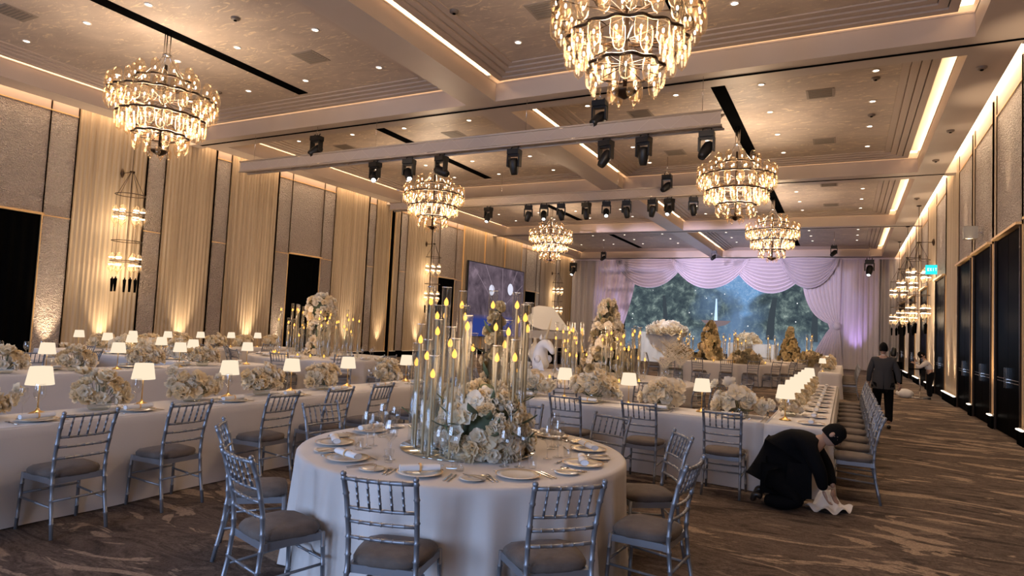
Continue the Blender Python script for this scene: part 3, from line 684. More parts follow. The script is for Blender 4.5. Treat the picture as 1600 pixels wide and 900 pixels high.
# side screen on the left wall
def side_pic():
    m = bpy.data.materials.new('hall_picture'); m.use_nodes = True; nt = m.node_tree; nt.nodes.remove(nt.nodes['Principled BSDF'])
    sp = node(nt, 'ShaderNodeSeparateXYZ'); tc = node(nt, 'ShaderNodeTexCoord'); nt.links.new(tc.outputs['Object'], sp.inputs[0])
    f = noise(nt, coords(nt), .9, 5, .6, .5)
    c = ramp(nt, f, [(.3, (.030, .022, .030)), (.6, (.11, .08, .10)), (.75, (.22, .16, .20))])
    mz = node(nt, 'ShaderNodeMath', operation='MULTIPLY'); mz.inputs[1].default_value = .2; nt.links.new(sp.outputs[2], mz.inputs[0])
    mx = node(nt, 'ShaderNodeMixRGB'); nt.links.new(ramp(nt, mz.outputs[0], [(.40, (1, 1, 1)), (.46, (0, 0, 0))]), mx.inputs[0]); nt.links.new(c, mx.inputs[1]); mx.inputs[2].default_value = (.02, .035, .16, 1)
    e = node(nt, 'ShaderNodeEmission'); nt.links.new(mx.outputs[0], e.inputs[0]); nt.links.new(e.outputs[0], nt.nodes['Material Output'].inputs[0]); return m
s2 = empty('side_screen', (XL+.2, 33.7, 0)); MB().box(-.05, .05, -3.45, 3.45, 1.0, 5.22).build('screen_cabinet', M_screen_frame, s2, False)
MB().quad((.055, -3.4, 1.05), (.055, 3.4, 1.05), (.055, 3.4, 5.17), (.055, -3.4, 5.17)).build('screen_picture', side_pic(), s2, False)
for y, z, r in ((-.75, 3.75, .32), (1.6, 3.95, .36), (.95, 2.95, .16)):
    o = MB().lathe([(r, 0), (0, .001)], 20).build('pictured_round_lamp', emit('pictured_lamp', (.55, .55, .66), 1), s2)
    o.rotation_euler = (0, PI/2, 0); o.location = (.065, y, z)
for pts in ([(-2.9, 4.9), (-.4, 3.0), (.9, 2.9), (3.2, 4.3)], [(-1.6, 5.15), (-.3, 3.5)], [(2.4, 5.15), (1.8, 4.2)], [(.5, 5.15), (.6, 3.1)]):
    MB().tube([(.07, *p) for p in pts], .016, 4).build('pictured_ceiling_line', emit('pictured_line', (.20, .15, .18), 1), s2)
tag(s2, 'dark wall screen on the left wall showing a hall ceiling with round lamps', 'screen')

# ------------------------------------------------------------------ furniture: silver bamboo-style chairs
def knob_tube(m, pts, r, ring=(), n=7):
    # a turned pole: radius swells at the bamboo rings
    P = [Vector(p) for p in pts]; L = [0]
    for a, b in zip(P, P[1:]): L.append(L[-1]+(b-a).length)
    T = L[-1]; ts = set(l/T for l in L)
    for q in ring: ts |= {max(0, q-.008), q, min(1, q+.008)}
    ts = sorted(ts); out = []; rs = []
    for t in ts:
        d = t*T; i = max(j for j in range(len(L)) if L[j] <= d+1e-9); i = min(i, len(P)-2)
        f = (d-L[i])/(L[i+1]-L[i]); out.append(P[i].lerp(P[i+1], f))
        rs.append(r*1.32 if any(abs(t-q) < 1e-6 for q in ring) else r)
    m.tube(out, rs, n)
def chair():
    t = empty('banquet_chair')
    def cush(u, v):
        a = 2*PI*u; k = 4.5
        c, s = math.cos(a), math.sin(a); d = (abs(c)**k+abs(s)**k)**(-1/k)
        prof = [(0, .425), (.97, .425), (1.0, .44), (1.0, .458), (.95, .475), (.7, .487), (.35, .492), (0, .493)]
        r, z = prof[round(v*7)]; y = s*d*r*.195; w = .205+.02*(y/.2)
        return (c*d*r*w, y+.005, z)
    MB().grid(cush, 20, 7, True).build('seat_cushion', M_seat, t)
    m = MB()
    for y in (-.17, .18): m.box(-.2, .2, y-.012, y+.012, .385, .428)
    for s in (-1, 1):
        m.add([(s*.19, -.17, .385), (s*.21, .18, .385), (s*.21, .18, .428), (s*.19, -.17, .428), (s*.17, -.17, .385), (s*.19, .18, .385), (s*.19, .18, .428), (s*.17, -.17, .428)], [(0, 1, 2, 3), (4, 7, 6, 5), (0, 4, 5, 1), (3, 2, 6, 7)])
    m.build('seat_frame', M_chair, t, False)
    for s in (-1, 1):
        m = MB(); knob_tube(m, [(s*.195, -.255, 0), (s*.19, -.205, .25), (s*.187, -.185, .44), (s*.188, -.195, .60), (s*.192, -.235, .78), (s*.196, -.285, .915)], .0145, (.12, .3, .42, .52, .62, .74, .88, .975))
        m.ball((s*.196, -.287, .92), .017, 7, 4); m.build('leg', M_chair, t)
        m = MB(); knob_tube(m, [(s*.215, .205, 0), (s*.205, .185, .43)], .0135, (.2, .55, .8)); m.build('leg', M_chair, t)
    def rail(z, y, bow, name, r=.010, w=.19):
        m = MB(); pts = [(w*(2*k/6-1), y-bow*(1-(2*k/6-1)**2), z) for k in range(7)]; knob_tube(m, pts, r, (.17, .34, .5, .66, .83), 6); m.build(name, M_chair, t)
    rail(.895, -.277, .022, 'top_rail', .012); rail(.735, -.222, .02, 'back_rail'); rail(.66, -.205, .018, 'back_rail'); rail(.575, -.193, .016, 'back_rail')
    for k in range(5):
        x = -.125+k*.0625; b = .02*(1-(x/.19)**2); m = MB(); knob_tube(m, [(x, -.277-b, .895), (x, -.222-b, .735)], .0075, (.25, .5, .75), 6); m.build('spindle', M_chair, t)
    for s in (-1, 1): m = MB(); knob_tube(m, [(s*.19, -.215, .22), (s*.208, .19, .24)], .009, (.5,), 6); m.build('stretcher', M_chair, t)
    m = MB(); knob_tube(m, [(-.19, -.21, .27), (.19, -.21, .27)], .009, (.33, .66), 6); m.build('stretcher', M_chair, t)
    m = MB(); knob_tube(m, [(-.208, .19, .27), (.208, .19, .27)], .009, (.33, .66), 6); m.build('stretcher', M_chair, t)
    return t
def put_chair(x, y, rz, fmt, group, by='left'):   # x, y = seat centre; rz: 0 means the chair faces +y
    return fam(place('chair', chair, (x, y, 0), rz), fmt, 'chair', group, by)

# ------------------------------------------------------------------ tables
def round_table(cx, cy_, r, label, clabel, folds=26, seed=0, amp=.05):
    t = empty('banquet_table', (cx, cy_, 0)); rnd = random.Random(seed); ph = [rnd.uniform(0, 6) for _ in range(4)]
    MB().lathe([(0, .735), (r-.02, .735), (r-.02, .71), (0, .71)], 48).build('tabletop', mat('table_wood', (.3, .2, .12), .6), t)
    for k in range(4): MB().tube([((r*.7)*math.cos(k*PI/2+.4), (r*.7)*math.sin(k*PI/2+.4), 0), ((r*.7)*math.cos(k*PI/2+.4), (r*.7)*math.sin(k*PI/2+.4), .72)], .02, 6).build('leg', M_blackm, t)
    prof = [(0, .76), (r*.5, .76), (r-.03, .76), (r-.004, .757), (r+.008, .745), (r+.014, .70), (r+.02, .55), (r+.03, .35), (r+.045, .15), (r+.06, .01)]
    def fn(u, v):
        k = v*(len(prof)-1); i = round(k); rr, z = prof[i]; a = 2*PI*u
        d = max(0, (.74-z)/.74)
        w = .55-1.1*abs(math.sin(a*folds/2+1.1*math.sin(a*3+ph[0])+ph[1])) + .3*math.sin(a*folds*.8+ph[2]+math.sin(a*5+ph[3]))
        rr += amp*1.25*d**.6*w if z < .745 else 0
        return (rr*math.cos(a), rr*math.sin(a), z)
    c = MB().grid(fn, folds*9, len(prof)-1, True).build('tablecloth', M_cloth)
    c.location = (cx, cy_, .001); tag(t, label, 'table', 'round banquet tables'); tag(c, clabel, 'tablecloth', 'tablecloths'); return t
def long_table(x0, x1, y0, y1, label, clabel, seed=0, puddle=False):
    t = empty('banquet_table', ((x0+x1)/2, (y0+y1)/2, 0)); cx, cy_ = (x0+x1)/2, (y0+y1)/2
    hx, hy = (x1-x0)/2, (y1-y0)/2
    MB().box(-hx+.02, hx-.02, -hy+.02, hy-.02, .71, .735).build('tabletop', mat('table_wood', (.3, .2, .12), .6), t, False)
    for sx in (-1, 1):
        for sy in (-1, 1): MB().tube([(sx*(hx-.08), sy*(hy-.08), 0), (sx*(hx-.08), sy*(hy-.08), .71)], .02, 6).build('leg', M_blackm, t)
    rnd = random.Random(seed); p = [rnd.uniform(0, 6) for _ in range(4)]
    # perimeter path, then rings of increasing drop
    per = []; n1 = max(6, int(2*hx/.09)); n2 = max(6, int(2*hy/.09))
    for i in range(n1): per.append((-hx+2*hx*i/n1, -hy, 0, -1))
    for i in range(n2): per.append((hx, -hy+2*hy*i/n2, 1, 0))
    for i in range(n1): per.append((hx-2*hx*i/n1, hy, 0, 1))
    for i in range(n2): per.append((-hx, hy-2*hy*i/n2, -1, 0))
    N = len(per); rings = [(-.03, .76), (-.004, .758), (.006, .745), (.012, .68), (.014, .45), (.02, .2), (.028, .008)]
    v = []; f = []
    for j, (o, z) in enumerate(rings):
        for i, (x, y, nx, ny) in enumerate(per):
            s = i*.09; d = max(0, (.74-z)/.74); k = .018*d*(math.sin(s*2.1+p[0]+math.sin(s*.7+p[1]))+.5*math.sin(s*5.3+p[2]))
            corner = min(abs(abs(x)-hx), 9) if ny else min(abs(abs(y)-hy), 9)
            if corner < .2: k += .05*d*math.cos(corner/.2*PI/2)
            v.append((x+nx*(o+k), y+ny*(o+k), z))
    for j in range(len(rings)-1):
        for i in range(N): i2 = (i+1) % N; f.append((j*N+i, j*N+i2, (j+1)*N+i2, (j+1)*N+i))
    f.append(tuple(range(N)))
    m = MB(); m.add(v, f); c = m.build('tablecloth', M_cloth)
    c.location = (cx, cy_, .001); c.data.polygons[len(f)-1].use_smooth = False
    tag(t, label, 'table', 'long banquet tables'); tag(c, clabel, 'tablecloth', 'tablecloths'); return c
RC = (-2.61, 4.34); RR_ = 1.23
round_table(*RC, RR_, 'foreground round banquet table under a pale floor-length cloth', 'pale floor-length cloth on the foreground round table', 26, 3, .055)
long_table(-6.36, -5.63, 1.2, 8.75, 'long banquet table at front left running away from the camera', 'ivory cloth on the long front left table', 1)
long_table(-10.45, -9.66, 2.6, 8.95, 'long banquet table in the second row on the left', 'ivory cloth on the second long table at left', 2)
long_table(-4.35, -.82, 7.84, 8.58, 'long banquet table behind the foreground round table, right side', 'pale cloth on the long table behind the foreground round table', 3)
long_table(-.80, -.12, 7.83, 15.6, 'long banquet table beside the right aisle, meeting the corner', 'pale cloth on the long right aisle table, one corner bunched', 4)
long_table(-.72, -.10, 21.6, 29.0, 'distant long banquet table beside the right aisle', 'pale cloth on the distant right aisle table', 5)
long_table(-13.9, -9.8, 7.75, 8.5 if 0 else 8.45, 'crosswise long table behind the second left row', 'ivory cloth on the crosswise long table at left', 6) if 0 else None
long_table(-13.9, -10.62, 7.75, 8.45, 'crosswise long table behind the second left row', 'ivory cloth on the crosswise long table at left', 6)
long_table(-15.4, -14.6, 7.6, 14.2, 'long banquet table nearest the left wall', 'ivory cloth on the long table nearest the left wall', 7)
round_table(-13.3, 6.2, .95, 'round table between the long left tables and the black opening', 'ivory cloth on the round table near the black opening', 16, 8)
round_table(-11.4, 12.0, 1.7, 'large round table at left rear with tall candle tubes', 'cloth on the left rear round table with tall candle tubes', 26, 9)
round_table(-4.6, 12.35, 2.1, 'very large round table in the middle with a floral tower', 'cloth on the very large middle round table with floral tower', 30, 10)
round_table(-4.2, 25.9, 2.35, 'far round table straight below the screen fountain', 'cloth on the far round table straight below the screen fountain', 30, 11)
round_table(-2.2, 30.2, 1.45, 'farthest round table, right of the far round table', 'cloth on the farthest round table at right', 22, 12)

# chairs
G = 'chairs round the foreground round table'
for a in (-143, -106, -73, -40, -4, 33, 67, 101, 129, 172):
    r = 1.46 if a not in (-143, -106, -40, -4) else 1.5; q = math.radians(a)
    put_chair(RC[0]+r*math.cos(q), RC[1]+r*math.sin(q), q+PI/2+math.radians({-143: 8, -40: -4, 67: 6}.get(a, 0)), 'silver chair with taupe seat round the foreground round table, {} from the left', G)
for y in (2.05, 2.95, 3.80, 4.85, 5.70, 6.45, 7.35, 8.2):
    put_chair(-5.37, y, PI/2+random.uniform(-.04, .04), 'silver chair along the right side of the front left long table, {} nearest', 'chairs along the front left long table', 'near')
for x in (-2.98, -2.07, -1.17):
    put_chair(x, 7.50, random.uniform(-.05, .05), 'silver chair in front of the long table behind the foreground, {} from the left', 'chairs before the long table behind the foreground')
put_chair(-3.9, 7.5, 0, 'silver chair in front of the long table behind the foreground, {} from the left', 'chairs before the long table behind the foreground')
for i in range(10):
    put_chair(.10, 8.2+i*.74, PI/2+random.uniform(-.03, .03), 'silver chair pushed up to the right aisle table, {} nearest', 'chairs along the right aisle table', 'near')
for i in range(6):
    put_chair(.12, 22.0+i*.9, PI/2, 'distant silver chair beside the distant right aisle table, {} nearest', 'chairs along the distant right aisle table', 'near')
for a in (-95, -78, -48, -20, -125, 40, 150, 100):
    q = math.radians(a); put_chair(-4.6+2.3*math.cos(q), 12.35+2.3*math.sin(q), q+PI/2, 'silver chair round the very large middle table, {} from the left', 'chairs round the very large middle table')
for x, y, rz in ((-1.75, 11.9, 1.2), (-2.0, 11.2, .9), (-1.1, 12.9, 1.5)):
    put_chair(x, y, rz, 'silver chair standing right of the very large middle table, {} nearest', 'loose chairs right of the middle table', 'near')
for a in (-120, -98, -78, -60, -42, -25, 200):
    q = math.radians(a); put_chair(-4.2+2.6*math.cos(q), 25.9+2.6*math.sin(q), q+PI/2, 'distant silver chair before the far round table, {} from the left', 'chairs before the far round table')
for a in (-110, -70, -150):
    q = math.radians(a); put_chair(-2.2+1.75*math.cos(q), 30.2+1.75*math.sin(q), q+PI/2, 'distant silver chair at the farthest round table, {} from the left', 'chairs at the farthest round table')
for a in (-105, -70, -35, -5, 30, -140):
    q = math.radians(a); put_chair(-11.4+1.95*math.cos(q), 12.0+1.95*math.sin(q), q+PI/2, 'silver chair round the left rear table with candle tubes, {} from the left', 'chairs round the left rear table')
for a in (-60, -15, 30, -105, 100):
    q = math.radians(a); put_chair(-13.3+1.2*math.cos(q), 6.2+1.2*math.sin(q), q+PI/2, 'silver chair at the round table near the black opening, {} from the left', 'chairs at the round table near the black opening')
for y in (9.6, 10.7, 12.6): put_chair(-14.2, y, PI/2, 'silver chair beside the table nearest the left wall, {} nearest', 'chairs beside the table nearest the left wall', 'near')
for y in (7.2, 8.3): put_chair(-9.3, y, PI/2, 'silver chair at the far end of the second left table, {} nearest', 'chairs at the far end of the second left table', 'near') if 0 else None

# ------------------------------------------------------------------ table lamps
TZ = .762
def lamp():
    t = empty('table_lamp')
    MB().lathe([(0, 0), (.068, 0), (.068, .006), (.05, .018), (.022, .03), (.012, .045), (.007, .06)], 16).build('base', M_brass, t)
    MB().tube([(0, 0, .05), (0, 0, .30)], .0055, 6).build('pole', M_brass, t)
    MB().lathe([(.108, .255), (.083, .41)], 24).build('shade', M_shade, t)
    MB().lathe([(.109, .253), (.109, .258), (.0835, .408), (.0835, .412)], 24).build('shade_trim', mat('shade_rim', (.8, .7, .55), .6), t) if 0 else None
    MB().ball((0, 0, .33), .018, 8, 5).build('bulb', emit('table_bulb', (1, .85, .6), 6), t)
    return t
def put_lamp(x, y, fmt, group, by='left', z=TZ, e=1.6):
    o = fam(place('lamp', lamp, (x, y, z)), fmt, 'lamp', group, by)
    light('POINT', 'table_lamp_light', (x, y, z+.36), e, WARM2, shadow_soft_size=.03); return o
for y in (2.1, 3.13, 4.06, 5.07, 6.0, 7.04, 8.4): put_lamp(-6.2, y, 'small brass table lamp on the front left long table, {} from the left', 'lamps on the front left long table')
for y in (4.05, 5.08, 6.08, 7.12, 8.5): put_lamp(-9.95, y, 'small brass table lamp on the second left table, {} from the left', 'lamps on the second left table')
for x in (-13.66, -12.84, -11.89, -10.95): put_lamp(x, 8.1, 'small lamp on the crosswise long table at left, {} from the left', 'lamps on the crosswise table')
for y in (8.27, 9.48, 10.37, 11.29, 12.24, 13.14): put_lamp(-15.0, y, 'tiny lit lamp on the table nearest the left wall, {} from the left', 'lamps on the table nearest the left wall')
for x in (-3.43, -2.52, -1.58): put_lamp(x, 8.3, 'brass lamp on the long table behind the foreground, {} from the left', 'lamps on the long table behind the foreground')
for y in (8.32, 9.4, 10.2, 11.05, 11.95, 12.87, 13.9): put_lamp(-.62, y, 'brass lamp on the right aisle table, {} nearest', 'lamps on the right aisle table', 'near')
for y in (22.2, 26.5): put_lamp(-.62, y, 'tiny lamp on the distant right aisle table, {} nearest', 'lamps on the distant right aisle table', 'near')

# ------------------------------------------------------------------ flowers
def petal(m, M, L, W, cup, curl):
    def fn(u, v):
        x = (u-.5)*W*math.sin(PI*(.13+.76*v))*1.25; y = L*v*math.cos(cup*v); z = L*v*math.sin(cup*v) - curl*v*v*v*L + .25*abs(u-.5)**2*W*4
        return M @ Vector((x, y, z))
    m.grid(fn, 2, 3)
def bloom_mesh(seed, layers, m_, name='bloom'):
    rnd = random.Random(seed); m = MB()
    for n, L, W, tilt, cup, curl in layers:
        off = rnd.uniform(0, 6)
        for k in range(n):
            M = Matrix.Rotation(off+2*PI*k/n+rnd.uniform(-.12, .12), 4, 'Z') @ Matrix.Translation((0, L*.06, 0)) @ Matrix.Rotation(tilt+rnd.uniform(-.12, .12), 4, 'X')
            petal(m, M, L*rnd.uniform(.9, 1.1), W, cup, curl)
    return m.mesh(name, m_)
ROSE = [(5, .055, .06, .15, .9, .7), (5, .05, .055, .7, .8, .5), (4, .04, .045, 1.15, .5, .2)]
ORCH = [(5, .056, .055, .12, .35, .4), (3, .03, .03, .8, .2, .1)]
CARN = [(6, .045, .035, -.1, .5, .4), (6, .045, .032, .5, .3, .2), (5, .04, .03, 1.0, .2, .2)]
BL = [bloom_mesh(1, ROSE, M_petal), bloom_mesh(2, ORCH, M_petal), bloom_mesh(3, CARN, M_petal2), bloom_mesh(4, ROSE, M_petal2), bloom_mesh(5, ORCH, M_petal2)]
DR = [bloom_mesh(6, CARN, M_dried), bloom_mesh(7, ORCH, M_dried)]
POM = MB().ball((0, 0, 0), .019, 10, 7).mesh('bloom', M_petal2)
def leaf_mesh():
    m = MB()
    m.grid(lambda u, v: ((u-.5)*.035*math.sin(PI*min(1, v+.05)), .11*v, .03*v*v+.01*abs(u-.5)), 2, 4); return m.mesh('leaf', M_leaf)
LEAF = leaf_mesh()
def orient(n):   # blooms open along the normal n
    return Vector(n).to_track_quat('Z', 'Y').to_euler()
def arrangement(seed, wide=.30, high=.20, n=15, dried=0):
    def mk():
        rnd = random.Random(seed); t = empty('flower_arrangement')
        MB().lathe([(0, 0), (.07, 0), (.085, .02), (.09, .09), (.085, .095)], 16).build('glass_bowl', M_vase, t)
        m = MB()
        pts = []
        for i in range(n):
            a = 2*PI*i*.381966; f = math.sqrt((i+.5)/n); x = wide*f*math.cos(a)*rnd.uniform(.8, 1.1); y = .12*f*math.sin(a); z = .09+high*(1-f*f)*.8+rnd.uniform(-.02, .03)
            if f > .8 and rnd.random() < .45: z += rnd.uniform(.05, .15)
            pts.append((x, y, z))
        for i in range(8): pts.append((wide*.62*math.cos(i*.785+.3), .115*math.sin(i*.785+.3), .085+rnd.uniform(0, .03)))
        for x, y, z in pts:
            nrm = Vector((x*1.0, y*1.6-.05, max(.06, z-.06))); sc = rnd.uniform(1.25, 1.75)
            put('bloom', rnd.choice(BL[:4]+[BL[0]]), t, (x, y, z), orient(nrm+Vector([rnd.uniform(-.12, .12) for _ in range(3)])), scale=sc)
            m.tube([(x*.25, y*.15, .05), (x*.6, y*.7, z*.6), (x*.97, y*.97, z*.97)], .0025, 4, False)
        m.build('stems', M_stem, t, kind='stuff')
        for k in range(3): put('leaf', LEAF, t, (.5*wide*math.cos(k*1.1), .08*math.sin(k*1.1), .09), (rnd.uniform(-.2, .6), 0, k*1.1-1.57))
        return t
    return mk
def put_flowers(x, y, rz, fmt, group, by='left', z=TZ, var=None, sc=1.0):
    v = var if var is not None else random.randint(0, 3)
    ws = [(.25, .19, 20), (.30, .14, 22), (.22, .22, 19), (.28, .20, 22)][v]
    return fam(place('flo%d' % v, arrangement(20+v, *ws), (x, y, z), rz, sc), fmt, 'flowers', group, by)
for y, v in ((2.6, 1), (3.62, 2), (4.58, 1), (5.5, 3), (6.5, 0), (7.85, 2)): put_flowers(-6.15, y, PI/2+.1, 'low cream flower arrangement on the front left long table, {} from the left', 'flowers on the front left long table', var=v, sc=1.12)
for y in (3.6, 4.6, 5.5, 6.55, 7.6): put_flowers(-10.0, y, PI/2, 'low cream flower arrangement on the second left table, {} from the left', 'flowers on the second left table', sc=1.15)
for x, v in ((-13.2, 3), (-12.35, 0), (-11.4, 2)): put_flowers(x, 8.15, 0, 'cream flowers on the crosswise long table at left, {} from the left', 'flowers on the crosswise table', var=v, sc=1.2)
for y in (8.8, 9.9, 10.8, 11.8, 12.7, 13.7): put_flowers(-15.05, y, PI/2, 'cream flowers on the table nearest the left wall, {} from the left', 'flowers on the table nearest the left wall', sc=1.15)
for x, v in ((-3.95, 1), (-3.0, 3), (-2.06, 0), (-1.12, 1)): put_flowers(x, 8.3, 0, 'low cream flower arrangement on the long table behind the foreground, {} from the left', 'flowers on the long table behind the foreground', var=v, sc=1.25)
for y in (8.85, 9.8, 10.65, 11.5, 12.4, 13.3, 14.4): put_flowers(-.60, y, PI/2, 'low cream flowers between lamps on the right aisle table, {} nearest', 'flowers on the right aisle table', 'near', sc=.85)
for y in (22.9, 24.2, 25.5, 27.3): put_flowers(-.5, y, PI/2, 'cream flowers on the distant right aisle table, {} nearest', 'flowers on the distant right aisle table', 'near', sc=1.3)

def tower(name, cx, cy_, z0, prof, n, meshes, label, sc=(1.2, 2.0), core=M_leaf, seed=0, zbase=None):
    # prof: list of (height, radius); blooms cover the surface of the turned form
    rnd = random.Random(seed); t = empty(name, (cx, cy_, z0)); H = prof[-1][0]
    def rad(z):
        for (a, ra), (b, rb) in zip(prof, prof[1:]):
            if z <= b: return ra+(rb-ra)*(z-a)/(b-a)
        return prof[-1][1]
    MB().lathe([(max(.01, r*.6), z) for z, r in prof], 12, closed=True).build('foliage_core', core, t)
    MB().lathe([(0, 0), (.12, 0), (.12, .03), (0, .03)], 12).build('stand', M_brass, t)
    area = [rad(H*(i+.5)/60)+.05 for i in range(60)]; tot = sum(area)
    for k in range(n):
        q = rnd.uniform(0, tot); i = 0
        while q > area[i] and i < 59: q -= area[i]; i += 1
        z = H*(i+rnd.random())/60; a = k*2.39996; r = rad(z)*rnd.uniform(.78, 1.05); c, s = math.cos(a), math.sin(a)
        put('bloom', rnd.choice(meshes), t, (r*c, r*s, z), orient((c, s, rnd.uniform(-.1, .6))), scale=rnd.uniform(*sc))
    for k in range(n//8):
        z = rnd.uniform(.05, H*.9); a = rnd.uniform(0, 6.28); r = rad(z)*.8
        put('leaf', LEAF, t, (r*math.cos(a), r*math.sin(a), z), (rnd.uniform(-.5, .9), 0, a-PI/2), scale=rnd.uniform(1, 2.2))
    tag(t, label, 'flowers', 'tall flower centrepieces'); return t
# foreground mound: big white blooms with a dark green orchid spire behind it
tower('flower_mound', -2.37, 4.22, TZ+.012, [(0, .30), (.12, .34), (.28, .30), (.42, .19), (.50, .06)], 210, BL+[BL[3], BL[0], BL[2], POM, POM], 'large white flower mound at the foot of the foreground candle tubes', (1.0, 1.5), core=M_leaf, seed=4)
tower('flower_mound', -2.80, 4.45, TZ+.012, [(0, .22), (.15, .24), (.30, .18), (.40, .05)], 60, BL, 'smaller white flower cluster among the left foreground candle tubes', (1.1, 1.7), seed=5)
tower('orchid_spire', -2.52, 4.62, TZ+.012, [(0, .10), (.5, .12), (.9, .08), (1.12, .03)], 90, DR+BL[:1], 'slim bronze and cream flower spire rising in the foreground centrepiece', (.7, 1.1), core=mat('dark_foliage', (.07, .06, .03), .8), seed=6)
tower('flower_tower', -4.42, 12.9, TZ+.012, [(0, .62), (.25, .46), (.55, .34), (.9, .31), (1.2, .22), (1.45, .13), (1.6, .05)], 230, BL+DR, 'tall cream and tan floral tower on the very large middle table', (1.5, 2.2), core=mat('dark_foliage', (.07, .06, .03), .8), seed=7)
tower('flower_tower', -11.55, 12.0, TZ+.012, [(0, .32), (.25, .22), (.6, .14), (.85, .30), (1.1, .36), (1.35, .30), (1.5, .10)], 170, BL, 'white floral tower with a full head on the left rear table', (1.4, 2.2), seed=8)
tower('flower_tower', -4.7, 26.0, TZ+.012, [(0, .55), (.3, .38), (.8, .30), (1.2, .16), (1.5, .05)], 130, DR+[BL[0]], 'distant tan conical floral tower below the screen fountain', (2.2, 3.2), core=mat('dark_foliage', (.07, .06, .03), .8), seed=9)
tower('flower_tower', -2.1, 30.0, TZ+.012, [(0, .5), (.3, .38), (.7, .26), (1.1, .14), (1.35, .05)], 100, DR, 'farthest tan floral tower, right of the one below the fountain', (2.2, 3.2), core=mat('dark_foliage', (.07, .06, .03), .8), seed=10)
tower('flower_heap', -9.5, 38.5, 1.76, [(0, 1.1), (.2, 1.0), (.42, .6), (.55, .2)], 150, BL, 'heap of greenish white flowers on the left stage plinth', (4, 6), seed=11)
tower('flower_heap', -4.9, 38.5, 1.36, [(0, .6), (.2, .5), (.45, .2)], 70, BL, 'heap of greenish white flowers on the right stage plinth', (4, 6), seed=12)
for x, y, z, r, nm in ((-3.2, 24.6, TZ+.012, .5, 'low bed of tan flowers right of the far conical tower'), (-1.3, 29.4, TZ+.012, .45, 'low bed of tan flowers on the farthest table at right'), (-5.6, 24.9, TZ+.012, .45, 'low bed of pale flowers left of the far conical tower')):
    tower('flower_bed', x, y, z, [(0, r), (.2, r*.9), (.36, r*.3)], 40, DR+BL[:1], nm, (3, 4.5), seed=int(r*100))

# ------------------------------------------------------------------ candles in tall glass tubes
FL = MB().lathe([(0, -.010), (.011, -.003), (.016, .010), (.0135, .026), (.006, .040), (0, .050)], 10).mesh('flame', M_flame)
_tc = {}
def _rim(r, n):
    k = ('r', r, n)
    if k not in _tc: _tc[k] = MB().tube([(r*math.cos(2*PI*a/n), r*math.sin(2*PI*a/n), 0) for a in range(n+1)], .0028, 5, False).mesh('rim', M_rim)
    return _tc[k]
def tube(x, y, z0, h, hc, r, fmt, group, sc=1.0, n=14):
    kt, kc = ('t', round(h, 1), r, n), ('c', round(hc, 1), r)
    if kt not in _tc: _tc[kt] = MB().lathe([(r*.94, .004), (r, .01), (r, kt[1]), (r*.93, kt[1])], n).mesh('glass_tube', M_tube)
    if kc not in _tc: _tc[kc] = MB().lathe([(r*.27, .0), (r*.27, kc[1]-.02), (r*.22, kc[1]-.01), (0, kc[1])], 9).mesh('candle', M_ivory)
    t = empty('candle_tube', (x, y, z0)); g = put('glass_tube', _tc[kt], t, scale=(1, 1, h/kt[1])); put('rim', _rim(r, n), g, (0, 0, kt[1])); c = put('candle', _tc[kc], t, scale=(1, 1, hc/kc[1]))
    put('flame', FL, t, (0, 0, hc), scale=sc); return fam(t, fmt, 'candle', group)
FG = [(-3.14, 4.55, 2.02, 1.89), (-2.82, 4.3, 2.0, 1.88), (-2.86, 4.6, 1.99, 1.87), (-2.59, 4.65, 2.0, 1.88), (-2.29, 4.5, 1.98, 1.88), (-2.09, 4.25, 1.88, 1.78), (-2.87, 4.05, 1.7, 1.58), (-2.7, 3.9, 1.59, 1.47), (-2.7, 4.02, 1.74, 1.65), (-3.1, 4.72, 1.87, 1.78), (-3.0, 4.45, 1.86, 1.77), (-2.7, 4.4, 1.86, 1.77), (-2.43, 4.0, 1.78, 1.7), (-2.55, 3.97, 1.69, 1.57), (-2.44, 3.86, 1.61, 1.5), (-2.69, 4.75, 1.7, 1.59), (-2.47, 4.5, 1.81, 1.7), (-2.42, 4.78, 1.88, 1.77), (-2.25, 4.3, 1.76, 1.67), (-2.34, 4.42, 1.68, 1.57), (-2.24, 4.12, 1.57, 1.48), (-2.11, 4.15, 1.62, 1.49), (-2.95, 4.85, 1.79, 1.67), (-2.60, 3.84, 1.48, 1.35), (-2.85, 4.8, 1.64, 1.51), (-2.96, 4.14, 1.55, 1.40), (-2.15, 4.42, 1.9, 1.7)]
for x, y, zt, zf in FG:
    tube(x, y, TZ+.012, zt-TZ-.012, zf-TZ-.03, .037, 'clear glass tube with a lit ivory candle in the foreground centrepiece, {} from the left', 'candle tubes of the foreground centrepiece', 1.15, 18)
t = MB().lathe([(0, 0), (.52, 0), (.52, .01), (0, .01)], 48).build('mirror_disc', M_mirror); t.location = (-2.57, 4.33, TZ-.001); tag(t, 'round mirror tray under the foreground candle tubes and flowers', 'tray')
light('POINT', 'candle_glow', (-2.35, 4.0, 1.72), 9, (1, .66, .36), shadow_soft_size=.3)
def ringtubes(cx, cy_, R0, R1, arcs, n, ztop, fmt, group, seed, r=.034):
    rnd = random.Random(seed)
    for k in range(n):
        lo, hi = arcs[k % len(arcs)]; a = math.radians(rnd.uniform(lo, hi)); R = rnd.uniform(R0, R1); zt = ztop*rnd.uniform(.72, 1.04)-TZ
        tube(cx+R*math.cos(a), cy_+R*.75*math.sin(a), TZ+.012, zt, zt-rnd.uniform(.12, .2), r, fmt, group, 1.3, 10)
ringtubes(-4.55, 12.75, .5, 1.0, [(120, 250), (-70, 60)], 46, 1.78, 'glass candle tube beside the floral tower on the middle table, {} from the left', 'candle tubes on the middle table', 21)
